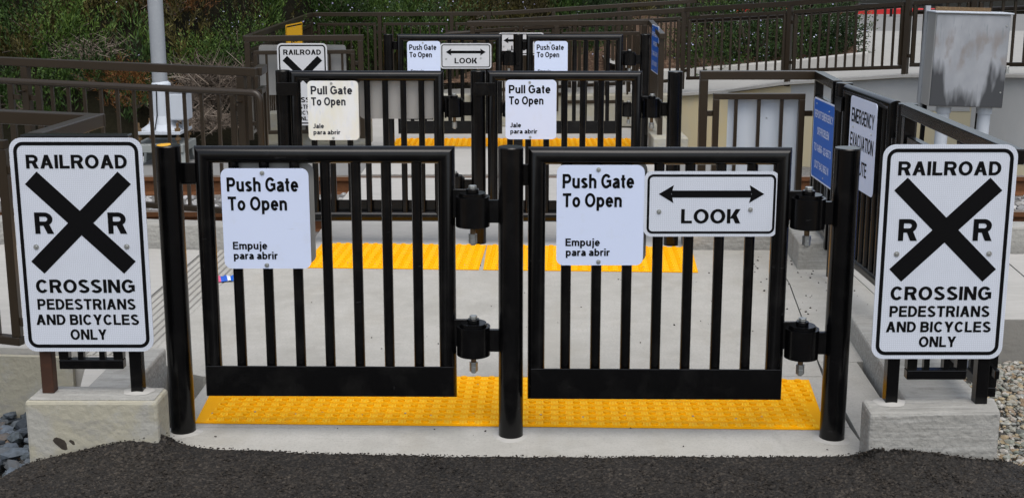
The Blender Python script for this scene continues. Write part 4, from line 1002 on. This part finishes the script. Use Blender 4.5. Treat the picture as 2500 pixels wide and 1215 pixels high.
# ================================================================= TACTILE PADS
def pad(label, x0, x1, y0, y1, rz, cut=0.):
    """a panel of truncated domes turned by rz; cut leans the right edge inwards at the front"""
    cx, cy = (x0+x1)/2, (y0+y1)/2; hx, hy = (x1-x0)/2, (y1-y0)/2
    t = MB(); t.prism([(-hx+cut, -hy), (hx-cut, -hy), (hx, hy), (-hx, hy)], .0015, .0065)
    rg_ = MB(); ny_ = round(2*hy/.0565); nx_ = int(2*hx/.0575)
    for j in range(ny_):
        y = -hy+(j+.5)*2*hy/ny_; lim = hx-cut*(1-(y+hy)/(2*hy))-.024
        for i in range(nx_):
            x = (i-(nx_-1)/2)*.0575
            if abs(x) > lim: continue
            rg_.box((x-.0215, y-.015, .0064), (x+.0215, y+.015, .008))
            if y+.042 < hy: rg_.box((x-.0055, y+.0153, .0064), (x+.0055, y+.041, .008))
            if x+.034 < lim+.02: rg_.box((x+.0285-.005, y-.020, .0064), (x+.0285+.005, y+.012, .008))
            n = 16; r0, r1 = .0150, .0132
            vs = [(x+r0*math.cos(6.283*k/n), y+r0*math.sin(6.283*k/n), .0078) for k in range(n)]+[(x+r1*math.cos(6.283*k/n), y+r1*math.sin(6.283*k/n), .0150) for k in range(n)]
            t.add(vs, [(k, (k+1) % n, n+(k+1) % n, n+k) for k in range(n)]+[tuple(range(n, 2*n))])
    o = t.build('tactile_pad', M['tactile'], loc=(cx, cy, 0)); o.rotation_euler = (0, 0, rz); tag(o, label, 'tactile paving', 'yellow tactile pads')
    rg_.build('raised_ribs', M['tactile_ridge'], o)
    s_ = MB()
    for i in range(int(2*hx/.14)):
        for yy in (-hy+.09, hy-.12):
            x = -hx+.09+i*.14+.02*((i*7) % 3); s_.cyl((x, yy+.02*((i*5) % 2), .0066), (x, yy+.02*((i*5) % 2), .0086), .0045, 10)
    s_.build('fixing_screws', M['steel'], o)
    return o
pad('nearest yellow tactile pad lying under the two front gates', -1.235, 1.225, 4.25, 4.79, -.028, .05)
pad('left yellow tactile pad before the middle left gate', -1.19, -.172, 6.632, 7.235, -.05, .0)
pad('right yellow tactile pad before the middle right gate', -.1685, 1.08, 6.577, 7.18, -.05, .02)
pad('farthest yellow tactile pad under the far gates', -1.15, 1.175, 11.345, 11.85, 0, .02)

# ================================================================= LEFT RAILINGS
A0 = at(-150, 133, 7.95); A1 = at(626, 166, 7.38)
railing('brown railing with a looped handrail along the left track kerb', [
    dict(p0=A0, p1=A1, foot=.97, low=.925, posts=(.285, .955), panels=((-.6, .24), (.315, .935)), hand=dict(drop=.14, off=-.11, ext=(.8, .02), loop=.36)),
    dict(p0=A1+Vector((.0, .03, 0)), p1=at(642, 157, 7.75), foot=.97, low=.925, posts=(), panels=((.1, .95),))])
zB = 1.13
B0 = Vector((-1.60, 4.60, zB)); 
railing('brown corner railing running left behind the left railroad sign', [
    dict(p0=Vector((-4.4, 5.52, zB)), p1=Vector((-1.578, 4.60, zB)), foot=1.05, low=.97, posts=(.36,), panels=((.03, .34), (.38, .845)), hand=dict(drop=.2, off=.1, ext=(0, -1.0))),
    dict(p0=B0+Vector((0, .026, .001)), p1=Vector((-1.632, 4.08, zB+.001)), foot=1.05, low=.9, posts=(), panels=())], drop=.12)
# ================================================================= FAR LEFT RAILINGS
C0 = at(597, 88, 11.0); C1 = at(888, 85, 11.05)
railing('far brown railing carrying the distant railroad sign', [dict(p0=C0, p1=C1, foot=.95, low=.9, posts=(.02, .97), panels=((.07, .92),))])
F0 = at(761, 31, 15.8)
railing('brown railing climbing away beside the yellow warning sign', [dict(p0=C0+Vector((0, .03, 0)), p1=F0, foot=1.0, low=.92, posts=(.33, .66, .98), panels=((.02, .31), (.35, .64), (.68, .96)))])
F1 = at(1200, 29, 15.6); F2 = at(1700, -2, 15.8)
railing('long brown railing along the slope at the back of the landing', [
    dict(p0=F0, p1=F1, foot=1.07, low=.97, posts=(.38, .78, .985), panels=((.03, .36), (.40, .76), (.80, .97))),
    dict(p0=F1, p1=F2, foot=1.07, low=.92, posts=(.3, .62, .96), panels=((.03, .28), (.32, .6), (.64, .94)))])
railing('brown railing behind the ramp planter kerb', [dict(p0=F2+Vector((.02, 0, 0)), p1=at(2095, -26, 16.3), foot=1.0, low=.93, posts=(.36, .7, .99), panels=((.02, .34), (.38, .68), (.72, .97)), hand=dict(drop=.22, off=-.08))])
blank_back('blank_sign', 'grey panel on the far side of the distant sign railing', (at(742, 232, 11.12).x, 11.12, at(742, 232, 11.12).z), .80, .46)
# yellow sign
c = at(722, 170, 12.72)
t = thing('warning_sign', 'yellow warning sign reading NO on the far left railing', 'sign', (c.x, 12.72, c.z), R_(86.5))
plate(t, .72, .48, .02, M['yellow_sign']); ring(t, .72, .48, .014, .014, .016); lettering(t, [('NO', 0, .285, .055, .32, 'c')], M['ink'], .24); bolt(t, 0, .445, .007)
# ================================================================= FAR MIDDLE AND RAMP RAILINGS
D0 = at(1140, 53, 12.78); D1 = at(1589, 49, 12.7); D2 = at(1617, 82, 11.12)
railing('brown railing facing the farthest gates with the small look sign', [
    dict(p0=D0, p1=D1, foot=.95, low=.87, posts=(.03, .49, .97), panels=((.07, .46), (.52, .94))),
    dict(p0=D1, p1=D2, foot=.95, low=.87, posts=(.97,), panels=((.07, .9),))], drop=.12)
R0 = at(1142, 52, 13.5); R1 = at(1673, 19, 13.18); R2 = at(1932, 3, 12.32); R3 = at(2223, -22, 11.3); R4 = at(2560, -40, 10.35)
ft = lambda px, py, Y, top: top.z-at(px, py, Y).z
railing('brown ramp railing rising along the top of the painted wall', [
    dict(p0=R0, p1=R1, foot=.88, low=.80, posts=(.25, .5, .75, .995), panels=((.02, .235), (.265, .485), (.515, .735), (.765, .98)), hand=dict(drop=.13, off=.09, ext=(.22, 0), loop0=.16)),
    dict(p0=R1, p1=R2, foot=.86, low=.78, posts=(.995,), panels=((.035, .965),), hand=dict(drop=.15, off=.09)),
    dict(p0=R2, p1=R3, foot=.79, low=.72, posts=(.995,), panels=((.035, .965),), hand=dict(drop=.13, off=.09)),
    dict(p0=R3, p1=R4, foot=.78, low=.70, posts=(.5, .99), panels=((.035, .47), (.53, .96)), hand=dict(drop=.2, off=.09))], drop=.095, pitch=.108)
railing('thin black guard rail along the far street kerb', [dict(p0=at(1530, 14, 26.0), p1=at(2300, 8, 26.0), foot=.75, low=.7, posts=(.0, .12, .24, .36, .48, .6, .72, .84, .96), panels=(), m='black')], m='black', group='black railings', top_w=.07)
# ================================================================= RIGHT RAILINGS, EVACUATION GATE
E0 = at(1709, 173, 7.2); E1 = at(1997, 173, 7.2); E2 = at(2046, 197, 6.56)
railing('right brown railing with a pale panel and a black end', [
    dict(p0=E0, p1=E1, foot=.95, low=.9, posts=(.035,), panels=((.12, .9),)),
    dict(p0=E1+Vector((0, -.03, 0)), p1=E2, foot=.95, low=.9, posts=(.03, .95), panels=((.1, .9),), m='black')], pitch=.13)
c = at(1857, 532, 7.25); blank_back('blank_sign', 'pale scuffed sign back fixed to the right brown railing', (c.x, 7.245, c.z), .455, .755, m='pale_sheet', r=.004)
p1 = at(2062, 202, 6.45); p2 = at(2217, 253, 5.44)
gate_post('black post at the far side of the evacuation gate', (p1.x, 6.45, 0), p1.z)
gate_post('black post at the near side of the evacuation gate', (p2.x, 5.44, 0), p2.z)
gd = Vector((p2.x, 5.44))-Vector((p1.x, 6.45)); ang = math.atan2(gd.y, gd.x)
ge = gate('black evacuation gate seen almost edge on at the right', (p1.x+gd.x*.06, 6.45+gd.y*.06, 0), .80, True, ang, top=1.075)
ln = [('EMERGENCY', 0, .335, .06, .24, 'c'), ('EVACUATION', 0, .235, .06, .25, 'c'), ('ROUTE', 0, .135, .06, .14, 'c')]
e1, e2 = at(2078, 450, 6.2), at(2126, 489, 5.7)
c = Vector((p1.x+gd.x*.50, 6.45+gd.y*.50, .585)); nrm = Vector((math.sin(ang), -math.cos(ang), 0))
t = thing('evacuation_sign', 'white emergency evacuation route sign on the side gate', 'sign', c+nrm*.045, ang)
plate(t, .43, .455, .025, M['white_sheet'])
lettering(t, [('EMERGENCY', 0, .325, .072, .37, 'c'), ('EVACUATION', 0, .2, .072, .38, 'c'), ('ROUTE', 0, .075, .072, .21, 'c')], M['ink'], .16); bolt(t, -.15, .3, .006); bolt(t, .15, .3, .006)
railing('black railing running back from the right railroad sign', [dict(p0=Vector((p2.x-.03, 5.36, 1.085)), p1=Vector((1.70, 4.0, 1.085)), foot=.98, low=.9, posts=(.03, .6), panels=((.07, .56), (.64, .95)), m='black')], m='black', group='black railings')
def blue_sign(label, a, b, zlo, H):
    d = (b-a); an = math.atan2(d.y, d.x); c = (a+b)/2
    t = thing('emergency_phone_sign', label, 'sign', (c.x, c.y, zlo), an, 'blue emergency phone signs'); W = d.length
    plate(t, W, H, .02, M['white_sheet'])
    mb = MB(); mb.face_prism(rrect(-W/2+.009, .009, W/2-.009, H-.009, .014), -.0019, -.0016); mb.build('blue_field', M['blue'], t)
    lettering(t, [('REPORT EMERGENCY', 0, H*.76, .043, W*.86, 'c'), ('OR PROBLEM', 0, H*.56, .043, W*.56, 'c'), ('TO 1-866-502-6673', 0, H*.35, .043, W*.80, 'c'), ('DOT 943 862 N', 0, H*.14, .043, W*.66, 'c')], M['white_sheet'], .15, -.0024)
    bolt(t, -W*.35, H*.93, .005); bolt(t, W*.25, H*.9, .005); bolt(t, W*.1, H*.07, .005)
    return t
a = at(1980, 428, 6.93); b = at(2030, 465, 6.46)
blue_sign('large blue emergency phone sign left of the evacuation gate', Vector((a.x, 6.93, 0)), Vector((b.x, 6.46, 0)), (a.z+b.z)/2, .462)
a = at(1590, 165, 11.95); b = at(1603, 190, 11.5)
blue_sign('distant blue emergency sign seen edge on at the far railing', Vector((a.x, 11.95, 0)), Vector((b.x, 11.4, 0)), (at(1590, 165, 11.95).z+at(1602, 190, 11.4).z)/2, .45)
blue_sign('blue sign mostly hidden behind the right railroad sign', Vector((at(2223, 342, 4.9).x, 4.95, 0)), Vector((1.675, 4.5, 0)), .485, .455)

# ================================================================= RAILS, POLE, CABINET, LITTER
for y, lb in ((8.30, 'nearer rusty steel rail crossing the walkway'), (9.735, 'farther rusty steel rail crossing the walkway')):
    t = thing('rail', lb, 'rail', (0, y, -.16), 0, 'rusty railway rails')
    mb = MB(); mb.face_prism([(0, 0), (1, 0)], 0, 0) if False else None
    prof = [(-.07, 0), (.07, 0), (.07, .012), (.012, .03), (.009, .11), (.036, .122), (.036, .154), (-.036, .154), (-.036, .122), (-.009, .11), (-.012, .03), (-.07, .012)]
    n = len(prof); vs = [(-16, a, b) for a, b in prof]+[(16, a, b) for a, b in prof]
    mb = MB(); mb.add(vs, [(i, n+i, n+(i+1) % n, (i+1) % n) for i in range(n)]+[tuple(range(n))[::-1], tuple(range(n, 2*n))]); mb.build('rail_body', M['rail'], t)
    mb = MB(); mb.box((-16, -.034, .1542), (16, .034, .158)); mb.build('rail_head', M['railtop'], t, bevel=.002)
s0 = None
k = 0
for x in [-4.6, -4.0, -3.4, -2.8, -2.2, 2.6, 3.2, 3.8, 4.4, 5.0, 5.6]:
    mb = MB(); mb.box((-.11, -1.2, -.17), (.11, 1.2, 0)); o = mb.build('sleeper', M['timber'], bevel=.006, loc=(x, 9.02, -.158)) if s0 is None else s0.copy()
    if s0 is None: s0 = o
    else: COL.objects.link(o); o.location = (x, 9.02, -.158)
    tag(o, 'dark timber sleeper under the rails '+('left' if x < 0 else 'right')+' of the crossing', 'sleeper', 'timber sleepers '+('left' if x < 0 else 'right')+' of the crossing')

PY = 10.6; pc = at(400, 322, PY)
t = thing('signal_pole', 'tall grey steel pole on a flared base plate by the slope', 'pole', (pc.x, PY, at(400, 322, PY).z))
s = PY/10.5
mb = MB(); mb.cyl((-.008, 0, .2), (-.035, 0, 6.5), .066, 26, .06); mb.build('pole_tube', M['galv'], t, smooth=True)
mb = MB()
pr = [(.19, .0), (.125, .045), (.1, .12), (.088, .3), (.083, .40), (.06, .42)]
for (r0, z0), (r1, z1) in zip(pr, pr[1:]): mb.cyl((0, 0, z0+.03), (0, 0, z1+.03), r0, 4*6, r1)
ob = mb.build('flared_base', M['light_grey'], t, smooth=True)
mb = MB(); mb.box((-.012, -.2, .05), (-.006, -.1, .42)); 
mb = MB(); mb.cyl((-.02, -.106, .16), (-.02, -.085, .43), .005, 6); mb.cyl((-.02, -.19, .045), (-.02, -.106, .16), .005, 6); mb.build('cable', M['ink'], t)
mb = MB(); mb.box((-.2, -.2, 0), (.2, .2, .028)); mb.build('base_plate', M['light_grey'], t, bevel=.004)
for sx in (-1, 1):
    for sy in (-1, 1):
        mb = MB(); mb.cyl((sx*.17, sy*.17, -.09), (sx*.17, sy*.17, .1), .012, 10); mb.cyl((sx*.17, sy*.17, .029), (sx*.17, sy*.17, .055), .026, 6); mb.cyl((sx*.17, sy*.17, -.05), (sx*.17, sy*.17, -.025), .026, 6); mb.build('anchor_bolt', M['rust_steel'], t)
t2 = thing('pole_stand', 'grey four legged steel stand under the tall pole', 'stand', (pc.x, PY, -.14))
zt = pc.z-.085+.14
mb = MB(); mb.box((-.225, -.22, zt-.07), (.225, .22, zt)); mb.build('stand_top', M['stool'], t2, bevel=.006)
for sx in (-1, 1):
    for sy in (-1, 1):
        mb = MB(); mb.beam((sx*.245, sy*.24, -.1), (sx*.19, sy*.18, zt-.071), .075, .05, plumb=False); mb.build('leg', M['stool'], t2, bevel=.004)
t3 = thing('junction_box', 'pale grey junction box mounted right of the pole base', 'box', (at(440, 306, PY-.05).x, PY-.03, at(440, 306, PY-.05).z+.02))
mb = MB(); mb.box((-.07, -.09, .03), (.085, .1, .27)); mb.build('box_body', M['light_grey'], t3, bevel=.014)
mb = MB(); mb.box((-.075, -.095, .271), (.09, .105, .295)); mb.build('box_lid', M['light_grey'], t3, bevel=.008)
mb = MB(); mb.cyl((-.02, -.02, .2955), (-.02, -.02, .315), .03, 12); mb.cyl((.04, 0, -.06), (.04, 0, .029), .03, 12); mb.build('conduit_fitting', M['galv'], t3, smooth=True)

# cabinet
CYY = 10.05; a = at(2270, 262, CYY); b = at(2441, 262, CYY); tp = at(2360, 34, CYY)
H = tp.z-a.z; W = b.x-a.x+.02
t = thing('equipment_cabinet', 'leaning grey equipment cabinet with patchy painted door', 'cabinet', ((a.x+b.x)/2, CYY, a.z))
t.rotation_euler = (0, R_(1.3), R_(-3))
mb = MB(); mb.box((-W/2, 0, 0), (W/2, .24, H)); mb.build('cabinet_body', M['sheet_back'], t, bevel=.004)
mb = MB(); mb.box((-W/2+.006, -.014, .006), (W/2-.002, -.001, H-.012)); mb.build('door', M['cabinet'], t, bevel=.003)
mb = MB(); mb.box((-W/2-.012, -.03, H+.001), (W/2+.016, .25, H+.013)); mb.build('roof', M['light_grey'], t, bevel=.003)
mb = MB(); mb.box((-W/2-.02, .241, -.12), (-W/2+.02, .28, H+.05)); mb.build('side_channel', M['galv'], t)
mb = MB(); mb.box((-W/2+.05, .2, H+.0135), (W/2-.1, .23, H+.045)); mb.build('top_rail', M['rust_steel'], t)
o = MB(); o.box((W/2-.005, -.03, H*.38), (W/2+.02, -.015, H*.425)); o.tube([(W/2, -.022, H*.425), (W/2, -.022, H*.455), (W/2+.015, -.022, H*.455), (W/2+.015, -.022, H*.425)], .004, 6); o.build('padlock', M['steel'], t)
for z in (.17, .88): mb = MB(); mb.cyl((W/2-.03, -.0145, H*z), (W/2-.03, -.02, H*z), .007, 8); mb.build('hinge_bolt', M['steel'], t)
for x, mm, r in ((-.14, 'light_grey', .052), (.2, 'light_grey', .052)):
    mb = MB(); mb.cyl((x, .11, -1.2), (x, .11, -.001), r, 18); mb.cyl((x, .11, -.06), (x, .11, -.0015), r+.01, 18); mb.build('conduit', M[mm], t, smooth=True)
mb = MB(); mb.box((W/2-.13, .2, -1.2), (W/2-.10, .24, -.001)); mb.box((-W/2+.02, .2, -1.2), (-W/2+.05, .24, -.001)); mb.build('support_leg', M['ink'], t)

# litter
c = atz(545, 684, 0.004)
t = thing('snack_bag', 'crumpled blue and pink snack wrapper on the ribbed strip', 'litter', (c.x, c.y, .003), .35)
def crumple(x0, x1, m, name, seed):
    mb = MB(); vs = []; nx, ny = 8, 6
    for j in range(ny+1):
        for i in range(nx+1):
            x = x0+(x1-x0)*i/nx; y = -.04+.08*j/ny; vs.append((x, y+.012*noise.noise(Vector((x*40, seed, 0))), .004+.018*math.sin(math.pi*j/ny)+.014*abs(noise.noise(Vector((x*45, y*45, seed))))))
    mb.add(vs, [(j*(nx+1)+i, j*(nx+1)+i+1, (j+1)*(nx+1)+i+1, (j+1)*(nx+1)+i) for j in range(ny) for i in range(nx)])
    return mb.build(name, m, t)
crumple(-.05, -.015, mat('pink_foil', (.6, .1, .2), .3, .5), 'pink_end', 1); crumple(-.0148, .02, mat('blue_foil', (.02, .1, .5), .3, .5), 'blue_middle', 1); crumple(.0202, .036, mat('white_foil', (.7, .75, .85), .3, .5), 'white_band', 1); crumple(.0362, .06, M['blue'], 'blue_end', 1)
def deb():
    if random.random() < .5: return (random.uniform(1.3, 1.9), random.uniform(5.6, 7.0), .003)
    return (random.uniform(-1.2, 1.25), random.uniform(3.99, 7.0), .003)
stones('debris', 'scattered dark grit and leaf crumbs on the concrete walkway', 170, deb, (.002, .007), M['crumb'], 'debris')
